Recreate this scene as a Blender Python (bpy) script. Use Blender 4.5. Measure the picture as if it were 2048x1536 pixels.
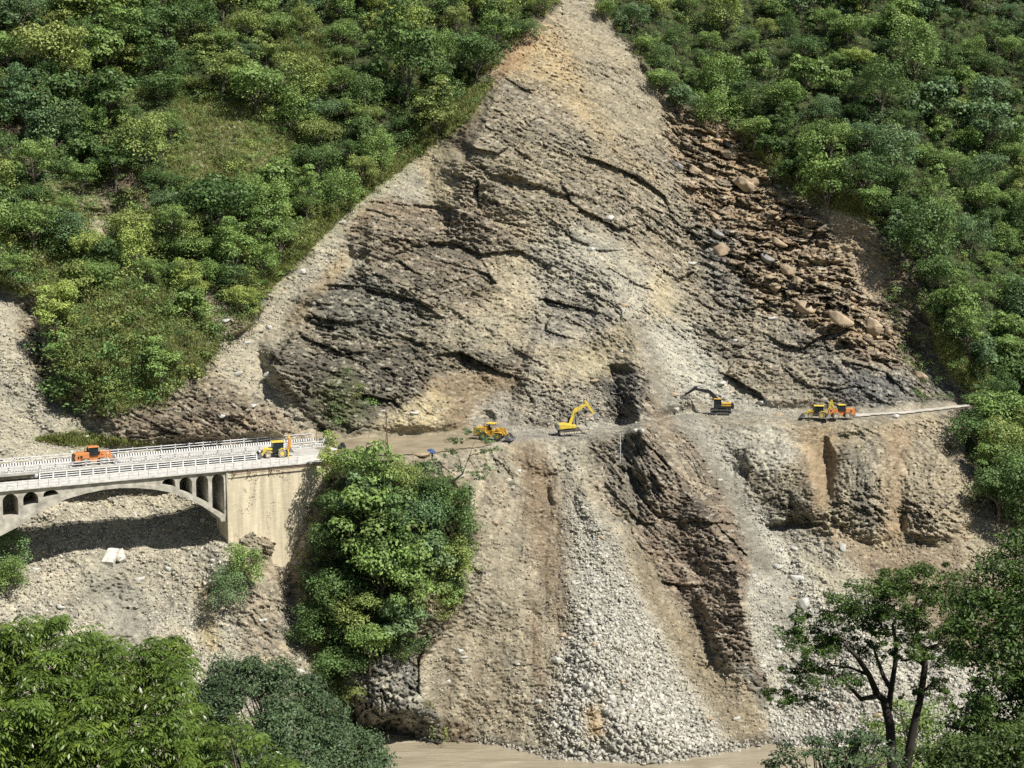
import bpy, math, random
import numpy as np
from mathutils import Vector, Matrix
from mathutils.geometry import tessellate_polygon

# ------------------------------------------------------------------ camera, light, sky
SC = bpy.context.scene
for _o in list(bpy.data.objects):
    bpy.data.objects.remove(_o)
CAMZ, PITCH, FPX = 53.0, math.radians(8.0), 3300.0
cd = bpy.data.cameras.new("camera"); cam = bpy.data.objects.new("camera", cd)
SC.collection.objects.link(cam); SC.camera = cam
cd.sensor_width = 36.0; cd.lens = 36.0 * FPX / 2048.0; cd.clip_start = 0.5; cd.clip_end = 6000
cam.location = (0, 0, CAMZ); cam.rotation_euler = (math.radians(90) - PITCH, 0, 0)
SUN = Vector((0.47, -0.36, 0.80)).normalized()
wd = bpy.data.worlds.new("World"); SC.world = wd; wd.use_nodes = True
_nt = wd.node_tree; _bg = _nt.nodes["Background"]; _sky = _nt.nodes.new("ShaderNodeTexSky")
_sky.sky_type = 'NISHITA'; _sky.sun_disc = False
_sky.sun_elevation = math.asin(SUN.z); _sky.sun_rotation = math.atan2(SUN.x, SUN.y)
_bg.inputs[1].default_value = 0.05
_nt.links.new(_sky.outputs[0], _bg.inputs[0])
ld = bpy.data.lights.new("sun", 'SUN'); ld.energy = 4.8; ld.angle = math.radians(0.53); ld.color = (1.0, 0.95, 0.86)
lo = bpy.data.objects.new("sun", ld); SC.collection.objects.link(lo)
lo.rotation_euler = (-SUN).to_track_quat('-Z', 'Y').to_euler(); lo.location = (60, -40, 200)
SC.view_settings.view_transform = 'Standard'; SC.view_settings.look = 'None'
SC.view_settings.exposure = 0.48; SC.view_settings.gamma = 1.0
SC.cycles.max_bounces = 5; SC.cycles.diffuse_bounces = 3; SC.cycles.transparent_max_bounces = 6
SC.cycles.use_denoising = False
COL = SC.collection

# ------------------------------------------------------------------ helpers
def tag(o, label=None, cat=None, group=None, kind=None):
    if label: o["label"] = label
    if cat: o["category"] = cat
    if group: o["group"] = group
    if kind: o["kind"] = kind
    return o

def empty(name, loc=(0, 0, 0), rz=0.0, rot=None, scale=1.0):
    o = bpy.data.objects.new(name, None); COL.objects.link(o)
    o.location = loc; o.rotation_euler = rot or (0, 0, rz); o.scale = (scale,) * 3
    o.empty_display_size = 0.3
    return o

def mesh_np(name, v, f, mat, cols=None, parent=None, smooth=False):
    """v (n,3), f (m,k) -> object"""
    v = np.asarray(v, np.float32); f = np.asarray(f, np.int32)
    me = bpy.data.meshes.new(name); k = f.shape[1]
    me.vertices.add(len(v)); me.vertices.foreach_set("co", v.ravel())
    me.loops.add(f.size); me.loops.foreach_set("vertex_index", f.ravel())
    me.polygons.add(len(f))
    me.polygons.foreach_set("loop_start", np.arange(0, f.size, k, dtype=np.int32))
    me.polygons.foreach_set("loop_total", np.full(len(f), k, np.int32))
    if smooth: me.polygons.foreach_set("use_smooth", np.ones(len(f), bool))
    if cols is not None:
        ca = me.color_attributes.new("Col", 'FLOAT_COLOR', 'POINT')
        c4 = np.ones((len(v), 4), np.float32); c4[:, :3] = cols
        ca.data.foreach_set("color", c4.ravel())
    me.update(calc_edges=True)
    if mat is not None: me.materials.append(mat)
    o = bpy.data.objects.new(name, me); COL.objects.link(o)
    if parent is not None: o.parent = parent
    return o

def rays(px, py):
    """pixel of the 2048 photograph -> direction with forward (Y) component 1"""
    a = (np.asarray(px, float) - 1024.0) / FPX; b = (768.0 - np.asarray(py, float)) / FPX
    cy = math.cos(PITCH) + b * math.sin(PITCH)
    return a / cy, (-math.sin(PITCH) + b * math.cos(PITCH)) / cy
def at(px, py, D):
    rx, rz = rays(px, py)
    return Vector((float(rx * D), float(D), float(CAMZ + rz * D)))
def on_z(px, py, z=0.0):
    rx, rz = rays(px, py); D = (z - CAMZ) / rz
    return Vector((float(rx * D), float(D), z))
def project(p):
    x, y, z = p[0], p[1], p[2] - CAMZ
    c, s = math.cos(PITCH), math.sin(PITCH)
    d = y * c - z * s; u = y * s + z * c
    return 1024 + FPX * x / d, 768 - FPX * u / d

_rng = np.random.RandomState(7)
_TAB = _rng.rand(8, 256, 256).astype(np.float32)
def vnoise(x, y, s=0):
    xi = np.floor(x).astype(np.int32); yi = np.floor(y).astype(np.int32)
    fx = (x - xi).astype(np.float32); fy = (y - yi).astype(np.float32)
    fx = fx * fx * (3 - 2 * fx); fy = fy * fy * (3 - 2 * fy)
    T = _TAB[s % 8]; o = (s * 37) & 255
    x0 = (xi + o) & 255; x1 = (x0 + 1) & 255; y0 = (yi + o) & 255; y1 = (y0 + 1) & 255
    a = T[x0, y0]; b = T[x1, y0]; c = T[x0, y1]; d = T[x1, y1]
    a = a + (b - a) * fx; c = c + (d - c) * fx
    return (a + (c - a) * fy) * 2 - 1
def fbm(x, y, oct=4, s=0, gain=0.5):
    r = 0; a = 1.0; n = 0
    for i in range(oct):
        r = r + a * vnoise(x, y, s + i); n += a; a *= gain; x = x * 2.03 + 11.3; y = y * 2.03 + 5.7
    return r / n
def ridged(x, y, oct=4, s=0):
    r = 0; a = 1.0; n = 0
    for i in range(oct):
        r = r + a * (1 - 2 * np.abs(vnoise(x, y, s + i))); n += a; a *= .5; x = x * 2.1 + 3.3; y = y * 2.1 + 9.7
    return r / n
def facets(x, y, s=0, tilt=1.2):
    """faceted cells: (height -1..1, random per cell, edge distance)"""
    xi = np.floor(x).astype(np.int32); yi = np.floor(y).astype(np.int32)
    fx = (x - xi).astype(np.float32); fy = (y - yi).astype(np.float32)
    b1 = np.full(x.shape, 9, np.float32); b2 = b1.copy()
    h = np.zeros(x.shape, np.float32); rr = h.copy()
    o = (s * 53) & 255
    for i in (-1, 0, 1):
        for j in (-1, 0, 1):
            X = (xi + i + o) & 255; Y = (yi + j + o) & 255
            dx = fx - i - _TAB[0][X, Y]; dy = fy - j - _TAB[1][X, Y]
            d = dx * dx + dy * dy
            near = d < b1
            b2 = np.where(near, b1, np.minimum(b2, d))
            hh = (_TAB[2][X, Y] - .5) + tilt * ((_TAB[3][X, Y] - .5) * dx + (_TAB[4][X, Y] - .5) * dy)
            h = np.where(near, hh, h); rr = np.where(near, _TAB[5][X, Y], rr); b1 = np.where(near, d, b1)
    return h * 1.6, rr, np.sqrt(b2) - np.sqrt(b1)

def sstep(e0, e1, x):
    t = np.clip((x - e0) / (e1 - e0), 0, 1); return t * t * (3 - 2 * t)

# ------------------------------------------------------------------ materials
def mat(name, col, rough=0.7, metal=0.0, noise=0.15, nscale=2.0, bump=0.0, spec=0.5, dirt=None, coord='Object'):
    m = bpy.data.materials.new(name); m.use_nodes = True; nt = m.node_tree; L = nt.links
    b = nt.nodes["Principled BSDF"]; b.inputs["Roughness"].default_value = rough
    b.inputs["Metallic"].default_value = metal; b.inputs["Specular IOR Level"].default_value = spec
    tc = nt.nodes.new("ShaderNodeTexCoord"); n = nt.nodes.new("ShaderNodeTexNoise")
    n.inputs["Scale"].default_value = nscale; n.inputs["Detail"].default_value = 6
    L.new(tc.outputs[coord], n.inputs["Vector"])
    r = nt.nodes.new("ShaderNodeValToRGB"); r.color_ramp.elements[0].position = 0.3; r.color_ramp.elements[1].position = 0.7
    d = dirt or tuple(c * (1 - noise * 1.6) for c in col)
    r.color_ramp.elements[0].color = (*d, 1)
    r.color_ramp.elements[1].color = (*[min(1, c * (1 + noise)) for c in col], 1)
    L.new(n.outputs["Fac"], r.inputs[0]); L.new(r.outputs[0], b.inputs["Base Color"])
    if bump:
        bp = nt.nodes.new("ShaderNodeBump"); bp.inputs["Strength"].default_value = bump
        bp.inputs["Distance"].default_value = 0.05
        L.new(n.outputs["Fac"], bp.inputs["Height"]); L.new(bp.outputs[0], b.inputs["Normal"])
    return m

def ground_mat(name, rough=0.95, fine=2.2, bump=0.5):
    m = bpy.data.materials.new(name); m.use_nodes = True; nt = m.node_tree; L = nt.links
    b = nt.nodes["Principled BSDF"]; b.inputs["Roughness"].default_value = rough; b.inputs["Specular IOR Level"].default_value = 0.25
    at_ = nt.nodes.new("ShaderNodeAttribute"); at_.attribute_name = "Col"
    tc = nt.nodes.new("ShaderNodeTexCoord")
    n = nt.nodes.new("ShaderNodeTexNoise"); n.inputs["Scale"].default_value = fine; n.inputs["Detail"].default_value = 5
    n.inputs["Roughness"].default_value = 0.65
    L.new(tc.outputs["Object"], n.inputs["Vector"])
    mr = nt.nodes.new("ShaderNodeMapRange"); mr.inputs[1].default_value = 0.25; mr.inputs[2].default_value = 0.75
    mr.inputs[3].default_value = 0.55; mr.inputs[4].default_value = 1.4
    L.new(n.outputs["Fac"], mr.inputs[0])
    mx = nt.nodes.new("ShaderNodeVectorMath"); mx.operation = 'SCALE'
    L.new(at_.outputs["Color"], mx.inputs[0]); L.new(mr.outputs[0], mx.inputs["Scale"])
    L.new(mx.outputs[0], b.inputs["Base Color"])
    bp = nt.nodes.new("ShaderNodeBump"); bp.inputs["Strength"].default_value = bump; bp.inputs["Distance"].default_value = 0.25
    L.new(n.outputs["Fac"], bp.inputs["Height"]); L.new(bp.outputs[0], b.inputs["Normal"])
    return m

# ------------------------------------------------------------------ terrain
ZR = -41.6
def grid_axis(a0, a1, f0, f1, fine, coarse):
    return np.concatenate([np.arange(a0, f0, coarse), np.arange(f0, f1, fine), np.arange(f1, a1, coarse)])
STEP = 1.7
GX = grid_axis(-1100, 3200, -110, 2160, STEP, 20.0); GY = grid_axis(-700, 1700, -70, 1560, STEP, 16.0)
# coarse control grid (masks, macro relief) in photograph units
CS = 4.0
cxs = np.arange(-1120, 3220, CS); cys = np.arange(-720, 1720, CS)
CX, CY = np.meshgrid(cxs, cys)
WX = CX + 9 * fbm(CX / 26, CY / 26, 4, 3) ; WY = CY + 9 * fbm(CX / 26 + 40, CY / 26 + 9, 4, 5)

def poly_mask(pts, warp=True, soft=0):
    X, Y = (WX, WY) if warp else (CX, CY)
    P = np.array(pts, float)
    pad = 40
    i0 = max(0, int((P[:, 1].min() - pad - cys[0]) / CS)); i1 = min(len(cys), int((P[:, 1].max() + pad - cys[0]) / CS) + 2)
    j0 = max(0, int((P[:, 0].min() - pad - cxs[0]) / CS)); j1 = min(len(cxs), int((P[:, 0].max() + pad - cxs[0]) / CS) + 2)
    x = X[i0:i1, j0:j1]; y = Y[i0:i1, j0:j1]; ins = np.zeros(x.shape, bool)
    n = len(P)
    for k in range(n):
        x0, y0 = P[k]; x1, y1 = P[(k + 1) % n]
        if y0 == y1: continue
        c = ((y0 > y) != (y1 > y)) & (x < (x1 - x0) * (y - y0) / (y1 - y0) + x0)
        ins ^= c
    m = np.zeros(X.shape, np.float32); m[i0:i1, j0:j1] = ins
    if soft: m = blur(m, soft)
    return m
def blur(m, r):
    k = max(1, int(round(r / CS)))
    for _ in range(3):
        for ax in (0, 1):
            p = np.pad(m, [(k, k) if a == ax else (0, 0) for a in (0, 1)], mode='edge')
            c = np.cumsum(p, axis=ax, dtype=np.float64)
            c = np.insert(c, 0, 0, axis=ax)
            if ax == 0: m = (c[2 * k + 1:] - c[:-2 * k - 1]) / (2 * k + 1)
            else: m = (c[:, 2 * k + 1:] - c[:, :-2 * k - 1]) / (2 * k + 1)
    return m.astype(np.float32)
def ridge(pts, h, wl, wr, pw=1.0):
    """signed ridge: relief h on the line, falling over wl px on its left and wr px on its right (facing downhill)"""
    best = np.full(CX.shape, 1e9); side = np.zeros(CX.shape); hh = np.zeros(CX.shape)
    n = len(pts)
    for k in range(n - 1):
        x0, y0 = pts[k][:2]; x1, y1 = pts[k + 1][:2]
        h0 = pts[k][2] if len(pts[k]) > 2 else 1; h1 = pts[k + 1][2] if len(pts[k + 1]) > 2 else 1
        dx, dy = x1 - x0, y1 - y0; L2 = dx * dx + dy * dy
        t = np.clip(((WX - x0) * dx + (WY - y0) * dy) / L2, 0, 1)
        ex = WX - x0 - t * dx; ey = WY - y0 - t * dy; d = np.hypot(ex, ey)
        m = d < best
        best = np.where(m, d, best); side = np.where(m, ex * dy - ey * dx, side); hh = np.where(m, h0 + (h1 - h0) * t, hh)
    w = np.where(side > 0, wr, wl)   # ex*dy>0 : to the right of a downward line
    return (h * hh * np.clip(1 - best / w, 0, 1) ** pw).astype(np.float32)

def interp_line(x, pts):
    p = np.array(pts, float); return np.interp(x, p[:, 0], p[:, 1])
ROADF = [(-1200, 960), (0, 922), (300, 900), (560, 886), (690, 911), (780, 913), (870, 908), (920, 900), (960, 896), (1040, 880), (1200, 872), (1260, 866),
         (1300, 852), (1360, 838), (1440, 836), (1600, 838), (1700, 840), (1800, 832), (1940, 816), (2048, 806), (3300, 700)]
ROADB = [(-1200, 960), (0, 922), (300, 900), (560, 884), (640, 880), (700, 877), (780, 873), (900, 868), (1040, 862), (1200, 852), (1300, 840), (1360, 828),
         (1440, 822), (1600, 822), (1700, 826), (1800, 822), (1940, 806), (2048, 798), (3300, 700)]
TOE = [(-1200, 1640), (450, 1600), (600, 1530), (690, 1450), (740, 1462), (870, 1482), (960, 1486), (1100, 1514), (1300, 1524), (1420, 1508), (1540, 1490),
       (1700, 1500), (1900, 1520), (2048, 1530), (3300, 1640)]

def base_depth(px, py):
    pf = interp_line(px, ROADF); pb = interp_line(px, ROADB); pt = interp_line(px, TOE)
    _, t = rays(px, py)
    _, tf = rays(px, pf); _, tb = rays(px, pb); _, tt = rays(px, pt)
    Df = -CAMZ / tf; Db = -CAMZ / tb; Dt = (ZR - CAMZ) / tt
    tl = -ZR / np.maximum(Df - Dt, 6)
    low = (CAMZ + Df * tl) / np.maximum(tl - t, .1)
    tu = 0.90 + 0.06 * np.sin(px / 300.0)
    up = (CAMZ + Db * tu) / np.maximum(tu - t, .12)
    flat = -CAMZ / np.minimum(t, -.05)
    D = np.where(py > pf, low, np.where(py < pb, up, flat))
    return D
BASE = base_depth(CX, CY)

# --- macro relief in metres towards the viewer
REL = np.zeros(CX.shape, np.float32)
FOREST_R = [(1185, -800), (1190, 10), (1240, 70), (1290, 130), (1340, 190), (1400, 225), (1480, 275), (1560, 340), (1620, 388), (1700, 385), (1770, 470), (1830, 530),
            (1850, 600), (1875, 690), (1890, 740), (1935, 770), (1960, 806), (1920, 830), (1925, 880), (1965, 960), (1995, 1010), (2048, 1060), (3300, 1200), (3300, -800)]
FOREST_L = [(1112, -800), (1115, 10), (1060, 62), (1000, 130), (965, 160), (950, 215), (900, 255), (830, 300), (740, 370), (660, 445), (600, 520), (545, 580), (500, 650),
            (440, 680), (425, 720), (400, 760), (330, 800), (240, 830), (180, 835), (110, 800), (90, 740), (85, 660), (110, 590), (60, 570), (-40, 560), (-1200, 560), (-1200, -800)]
KNOLL = [(662, 922), (710, 912), (790, 930), (860, 948), (925, 975), (950, 1080), (958, 1150), (900, 1220), (850, 1290), (815, 1320), (850, 1400), (885, 1484), (790, 1500), (700, 1475),
         (650, 1370), (615, 1250), (605, 1150), (636, 1040), (652, 965)]
mFR = poly_mask(FOREST_R); mFL = poly_mask(FOREST_L); mKN = poly_mask(KNOLL)
REL += ridge([(1130, 0, .2), (1060, 90, .4), (1000, 165, .8), (985, 210, 1), (950, 290, 1), (930, 330, .8), (922, 420, .4), (890, 470, 0)], 15, 66, 300, 1.0)
REL += ridge([(895, 330, .3), (760, 440, .8), (735, 490, 1), (745, 540, .6), (860, 600, .2)], 6.5, 34, 210)
REL += ridge([(690, 545, .5), (640, 590, 1), (600, 650, .8)], 5.5, 34, 190)
REL += ridge([(610, 655, .4), (550, 700, 1), (570, 760, .9), (630, 830, .5)], 7, 36, 260)
REL += ridge([(1250, 640, .35), (1290, 740, .8), (1305, 850, 1), (1370, 980, 1), (1470, 1120, 1), (1490, 1250, .9), (1525, 1385, .3)], 8.5, 80, 110)
REL += 3.5 * ridge([(1285, 900, .2), (1290, 960, 1), (1310, 1050, .8), (1330, 1100, .2)], 1, 26, 90)
REL += 2.5 * ridge([(1360, 1130, .2), (1400, 1190, 1), (1440, 1290, 1), (1480, 1350, .3)], 1, 22, 60)
REL += ridge([(1078, 690, .5), (1050, 780, 1), (1040, 850, .6)], 3.5, 26, 90)
REL += ridge([(1070, 700, .6), (1160, 690, .8), (1250, 645, 1)], 2.5, 40, 60)
REL -= 2.0 * poly_mask([(1180, 800), (1230, 745), (1285, 730), (1292, 860), (1285, 960), (1300, 1080), (1240, 1010), (1200, 930), (1185, 870)], soft=14)
REL -= 4.0 * poly_mask([(1180, 900), (1215, 900), (1230, 980), (1275, 1060), (1240, 1070), (1180, 990)], soft=12)
# right-hand forest block stands proud of the slide scar (left-facing wall)
fr = blur(mFR, 36)
REL += 4.2 * fr * sstep(300, 420, CY)
REL += 3.0 * blur(mFR, 18) * sstep(560, 640, CY) * (1 - sstep(800, 900, CY))
REL += 2.5 * fr * (1 - sstep(250, 420, CY))
REL -= 5.0 * ridge([(1625, 392, .3), (1690, 520, 1), (1770, 620, 1), (1850, 730, .7), (1870, 790, .2)], 1, 70, 80)
REL += 6 * blur(mFR, 40) * sstep(820, 900, CY)
REL -= 3 * ridge([(1935, 830, .7), (1960, 930, 1), (2030, 1040, .6)], 1, 45, 40)
# left forest
fl = blur(mFL, 24)
REL += 1.5 * fl
REL += 7 * poly_mask([(120, 560), (240, 480), (330, 520), (420, 640), (440, 720), (330, 810), (180, 830), (100, 760), (90, 640)], soft=60)
REL -= 6 * ridge([(-60, 560, .6), (60, 620, 1), (90, 720, 1), (120, 800, 1), (200, 870, .6)], 1, 50, 40)
REL -= 6 * ridge([(-60, 200, .6), (60, 270, 1), (130, 320, 1), (230, 400, .7), (200, 500, .6)], 1, 60, 60)
REL -= 4 * ridge([(230, 430, .8), (280, 470, 1), (330, 560, 1), (430, 640, .6)], 1, 50, 50)
REL -= 3 * ridge([(700, 60, .7), (620, 200, 1), (640, 330, .8), (520, 430, .4)], 1, 90, 90)
REL += 4 * ridge([(300, 470, .3), (390, 330, .8), (420, 240, .5), (500, 100, .5)], 1, 160, 120)
REL += 3.5 * ridge([(1700, 60, .5), (1800, 300, 1), (1900, 500, 1), (1980, 700, .7)], 1, 160, 110)
REL += 3.5 * ridge([(1450, 40, .5), (1560, 240, 1), (1680, 380, .7)], 1, 120, 110)
# rock toe of the hill behind the bridge
REL += 4 * ridge([(250, 860, .8), (380, 830, 1), (480, 830, 1), (590, 870, .6)], 1, 90, 70)
REL += 3.0 * poly_mask([(120, 800), (240, 860), (190, 890), (100, 850)], soft=20)
# knoll
kn = blur(mKN, 30)
REL += 9 * kn * sstep(905, 960, CY) * (1 - sstep(1430, 1500, CY) * .6)
REL += 3.5 * poly_mask([(700, 1000), (880, 980), (900, 1180), (760, 1260), (680, 1200)], soft=40)
# gully between bridge abutment and knoll
REL -= 5 * ridge([(640, 940, .4), (570, 1080, 1), (590, 1220, 1), (630, 1360, .6)], 1, 40, 50)
REL += 4.5 * ridge([(650, 950, .6), (610, 1010, 1), (560, 1070, 1), (500, 1105, 1), (452, 1150, .7)], 1, 70, 26)
REL += 3 * poly_mask([(450, 1180), (520, 1080), (580, 1120), (570, 1260), (640, 1400), (520, 1400), (460, 1300)], soft=36)
# debris cones
REL += 4.5 * ridge([(1080, 900, .2), (1120, 1080, .6), (1180, 1300, 1), (1230, 1480, .8)], 1, 330, 260, 1.4)
REL -= 2.2 * ridge([(1050, 890, .3), (1100, 1000, 1), (1080, 1200, .5), (1110, 1440, .2)], 1, 80, 70)
REL += 3.0 * ridge([(930, 950, .5), (1000, 1100, 1), (930, 1300, .8), (900, 1450, .6)], 1, 90, 110)
REL -= 4.0 * ridge([(1350, 800, .4), (1450, 920, .9), (1530, 1060, 1), (1560, 1250, .9), (1560, 1440, .5)], 1, 80, 130)
# lower right outcrops
for cx, cy, rx, ry, h in ((1560, 960, 90, 95, 6.0), (1640, 1010, 60, 60, 3.0), (1740, 980, 80, 110, 6.5), (1870, 980, 90, 110, 6.5), (1480, 880, 70, 60, 3.5),
                          (1210, 1000, 60, 75, 3.5), (1000, 960, 36, 60, 2.6), (1110, 985, 16, 30, 2.0), (1090, 920, 50, 30, 1.8), (1250, 560, 110, 80, 2.5), (1400, 420, 120, 80, 2.5)):
    q = np.hypot((WX - cx) / rx, (WY - cy) / ry); REL += h * (np.clip(1 - q * q, 0, 1) ** .8).astype(np.float32)
for cx, cy, rx, ry, h in ((1650, 940, 20, 70, 4.5), (1900, 905, 26, 20, 4.0), (1800, 1000, 18, 60, 3.0), (1700, 880, 40, 14, 2), (1590, 1052, 60, 12, 3.0), (1910, 560, 30, 30, 3),
                          (975, 845, 16, 22, 2.5), (1240, 745, 34, 14, 3), (1780, 700, 40, 50, 3)):
    q = np.hypot((WX - cx) / rx, (WY - cy) / ry); REL -= h * (np.clip(1 - q * q, 0, 1) ** .8).astype(np.float32)
REL += 3.2 * fbm(CX / 170, CY / 170, 3, 1) + 1.2 * fbm(CX / 60, CY / 60, 3, 2)
REL += ridge([(1262, 700, .2), (1268, 760, .9), (1282, 850, 1), (1300, 930, .7), (1340, 1000, .2)], 6.5, 40, 60)
REL += ridge([(1195, 760, .2), (1225, 790, .8), (1205, 850, .3)], 3, 30, 40)
REL += (mFR + mFL) * (3.6 * fbm(CX / 80, CY / 80, 3, 6) + 1.6 * ridged(CX / 150 + CY / 400, CY / 260, 2, 4))
ptoe = interp_line(CX, TOE); pfr = interp_line(CX, ROADF); pba = interp_line(CX, ROADB)
flatm = sstep(-26, 0, CY - pba) * (1 - sstep(0, 26, CY - pfr))      # 1 on the road bench
flatm = flatm * (1 - np.exp(-((CX - 1272) / 52.0) ** 4))
REL *= (1 - flatm)
REL *= (1 - 0.85 * sstep(-60, 0, CY - ptoe))
REL[CY > ptoe + 60] *= 0.2
REL += 0.0

# --- surface classes, painted in order: mask, colour, facet amp (m), strata amp (m), colour variation, rubble density, veg density, softness
A_COL = np.zeros(CX.shape + (3,), np.float32); A_COL[:] = (0.045, 0.055, 0.022)
A_F = np.full(CX.shape, .3, np.float32); A_S = A_F * 0; A_V = A_F * 0 + .4; A_RUB = A_F * 0; A_BIG = A_F * 0
A_VEG = mFL + mFR
def paint(pts, col, f=.4, s=.4, v=.5, rub=0., big=0., soft=5, k=1.0, veg=0.0):
    m = (pts if isinstance(pts, np.ndarray) else poly_mask(pts))
    m = blur(m, soft) * k if soft else m * k
    global A_COL, A_F, A_S, A_V, A_RUB, A_BIG, A_VEG
    A_COL = A_COL * (1 - m[..., None]) + np.array(col, np.float32) * m[..., None]
    A_F = A_F * (1 - m) + f * m; A_S = A_S * (1 - m) + s * m; A_V = A_V * (1 - m) + v * m
    A_RUB = A_RUB * (1 - m) + rub * m; A_BIG = A_BIG * (1 - m) + big * m; A_VEG = A_VEG * (1 - m) + veg * m
SLIDE = np.clip(1 - mFL - mFR, 0, 1)
paint(SLIDE, (.300, .258, .195), .45, .55, .55, .1)
paint([(1110, -80), (1185, -80), (1195, 20), (1250, 90), (1310, 150), (1335, 220), (1300, 300), (1200, 260), (1120, 120), (1120, 20)], (.34, .295, .215), .3, .2, .4, .1)
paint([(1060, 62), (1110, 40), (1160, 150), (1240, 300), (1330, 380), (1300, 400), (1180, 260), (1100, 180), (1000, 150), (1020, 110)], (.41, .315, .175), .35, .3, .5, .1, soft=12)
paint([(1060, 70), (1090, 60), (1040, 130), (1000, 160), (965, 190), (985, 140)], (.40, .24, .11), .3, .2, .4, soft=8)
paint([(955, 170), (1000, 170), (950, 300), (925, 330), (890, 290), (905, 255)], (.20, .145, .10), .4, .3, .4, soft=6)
paint([(990, 170), (1150, 250), (1330, 430), (1340, 560), (1200, 460), (1080, 460), (960, 420), (935, 330)], (.275, .240, .180), .4, .7, .6, .1, soft=20)
# left corridor
paint([(895, 288), (926, 318), (916, 425), (850, 405), (800, 360), (830, 305)], (.42, .355, .235), .22, .15, .35, .35)
paint([(830, 300), (860, 410), (740, 400), (684, 470), (692, 490), (742, 525), (640, 572), (600, 655), (545, 705), (556, 762), (620, 845), (640, 872), (500, 880), (470, 780), (430, 740),
       (440, 670), (505, 640), (548, 578), (600, 518), (662, 445), (742, 370)], (.385, .355, .285), .18, .1, .4, .45)
paint([(770, 390), (860, 420), (860, 470), (760, 430), (700, 480), (690, 455)], (.28, .215, .15), .5, .3, .5, .1)
paint([(690, 500), (700, 520), (640, 600), (590, 650), (570, 650), (620, 590)], (.46, .32, .16), .25, .1, .4, .2, soft=7)
paint([(450, 790), (520, 830), (640, 875), (520, 885), (440, 870)], (.36, .32, .24), .25, .25, .5, .3, soft=8)
# dark bulges
paint([(612, 605), (680, 552), (770, 552), (850, 610), (862, 650), (760, 680), (700, 690), (640, 670)], (.175, .168, .145), .5, .7, .6, soft=8)
paint([(545, 702), (600, 662), (740, 690), (870, 660), (1000, 695), (1060, 690), (1040, 730), (900, 740), (850, 780), (830, 820), (760, 840), (690, 872), (620, 845), (560, 770)], (.165, .148, .120), .45, .75, .65, soft=8)
paint([(640, 760), (700, 740), (740, 830), (690, 868), (640, 830)], (.12, .14, .06), .4, .5, .5, soft=14, veg=.12)
paint([(740, 440), (860, 430), (940, 480), (1000, 600), (900, 610), (800, 560), (735, 520)], (.20, .17, .132), .5, .75, .6, soft=16)
paint([(860, 440), (960, 400), (1060, 470), (1070, 560), (960, 500)], (.25, .205, .155), .5, .7, .6, soft=14)
# pale centre
paint([(1075, 480), (1170, 448), (1270, 500), (1350, 570), (1360, 650), (1260, 640), (1150, 690), (1060, 690), (1050, 570)], (.375, .355, .305), .4, .5, .5, .2, soft=14)
paint([(1000, 500), (1050, 500), (1060, 660), (1000, 700), (860, 690), (880, 640), (1000, 620)], (.39, .345, .25), .3, .3, .45, .2, soft=14)
paint([(1090, 560), (1200, 600), (1220, 640), (1120, 690), (1060, 660)], (.24, .225, .20), .4, .7, .6, soft=12)
paint([(1300, 550), (1340, 540), (1350, 620), (1310, 640)], (.47, .40, .26), .35, .3, .4, soft=8)
# orange-brown blocky rock on the right
paint([(1335, 215), (1400, 228), (1485, 280), (1560, 345), (1625, 395), (1665, 470), (1720, 560), (1790, 660), (1850, 745), (1800, 760), (1680, 700), (1560, 640), (1450, 560), (1400, 440), (1350, 330)],
      (.31, .235, .16), .95, .5, .85, .1, big=1.0, soft=12)
paint([(1430, 230), (1500, 290), (1560, 360), (1590, 420), (1520, 400), (1470, 340), (1420, 280)], (.40, .285, .15), .9, .4, .8, .0, big=1, soft=12, k=.7)
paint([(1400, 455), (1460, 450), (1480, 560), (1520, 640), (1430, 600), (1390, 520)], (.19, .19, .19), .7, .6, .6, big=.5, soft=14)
paint([(1180, 300), (1260, 330), (1420, 440), (1400, 560), (1300, 520), (1200, 420)], (.27, .235, .18), .55, .6, .7, big=.3, soft=16)
paint([(1560, 610), (1700, 720), (1830, 745), (1850, 800), (1720, 826), (1620, 780), (1500, 700)], (.215, .205, .19), .6, .8, .7, .15, big=.2, soft=16)
paint([(1700, 740), (1830, 740), (1850, 806), (1720, 815), (1640, 740)], (.15, .15, .155), .5, .6, .6, .15, soft=10)
paint([(1630, 388), (1690, 385), (1730, 430), (1770, 520), (1770, 600), (1730, 600), (1680, 500)], (.43, .335, .235), .25, .15, .3, soft=5)
paint([(1770, 470), (1840, 530), (1855, 620), (1870, 700), (1900, 800), (1850, 800), (1800, 690), (1770, 600)], (.19, .155, .115), .7, .5, .6, soft=10, veg=.25)
paint([(1860, 690), (1890, 730), (1945, 780), (1960, 806), (1870, 812), (1840, 760)], (.17, .17, .155), .4, .3, .5, soft=10, veg=.15)
# pale slabs right of the buttress
paint([(1290, 650), (1380, 640), (1440, 720), (1480, 790), (1600, 815), (1600, 830), (1470, 825), (1400, 800), (1340, 770), (1300, 720)], (.44, .43, .385), .35, .25, .45, .35, soft=8)
paint([(1255, 645), (1290, 650), (1330, 760), (1450, 900), (1480, 980), (1420, 930), (1340, 830), (1300, 760)], (.30, .275, .235), .2, .1, .35, .3, soft=8)
paint([(1360, 640), (1560, 640), (1640, 760), (1600, 815), (1480, 790), (1420, 700)], (.30, .265, .21), .45, .6, .6, .15, soft=12)
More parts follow.
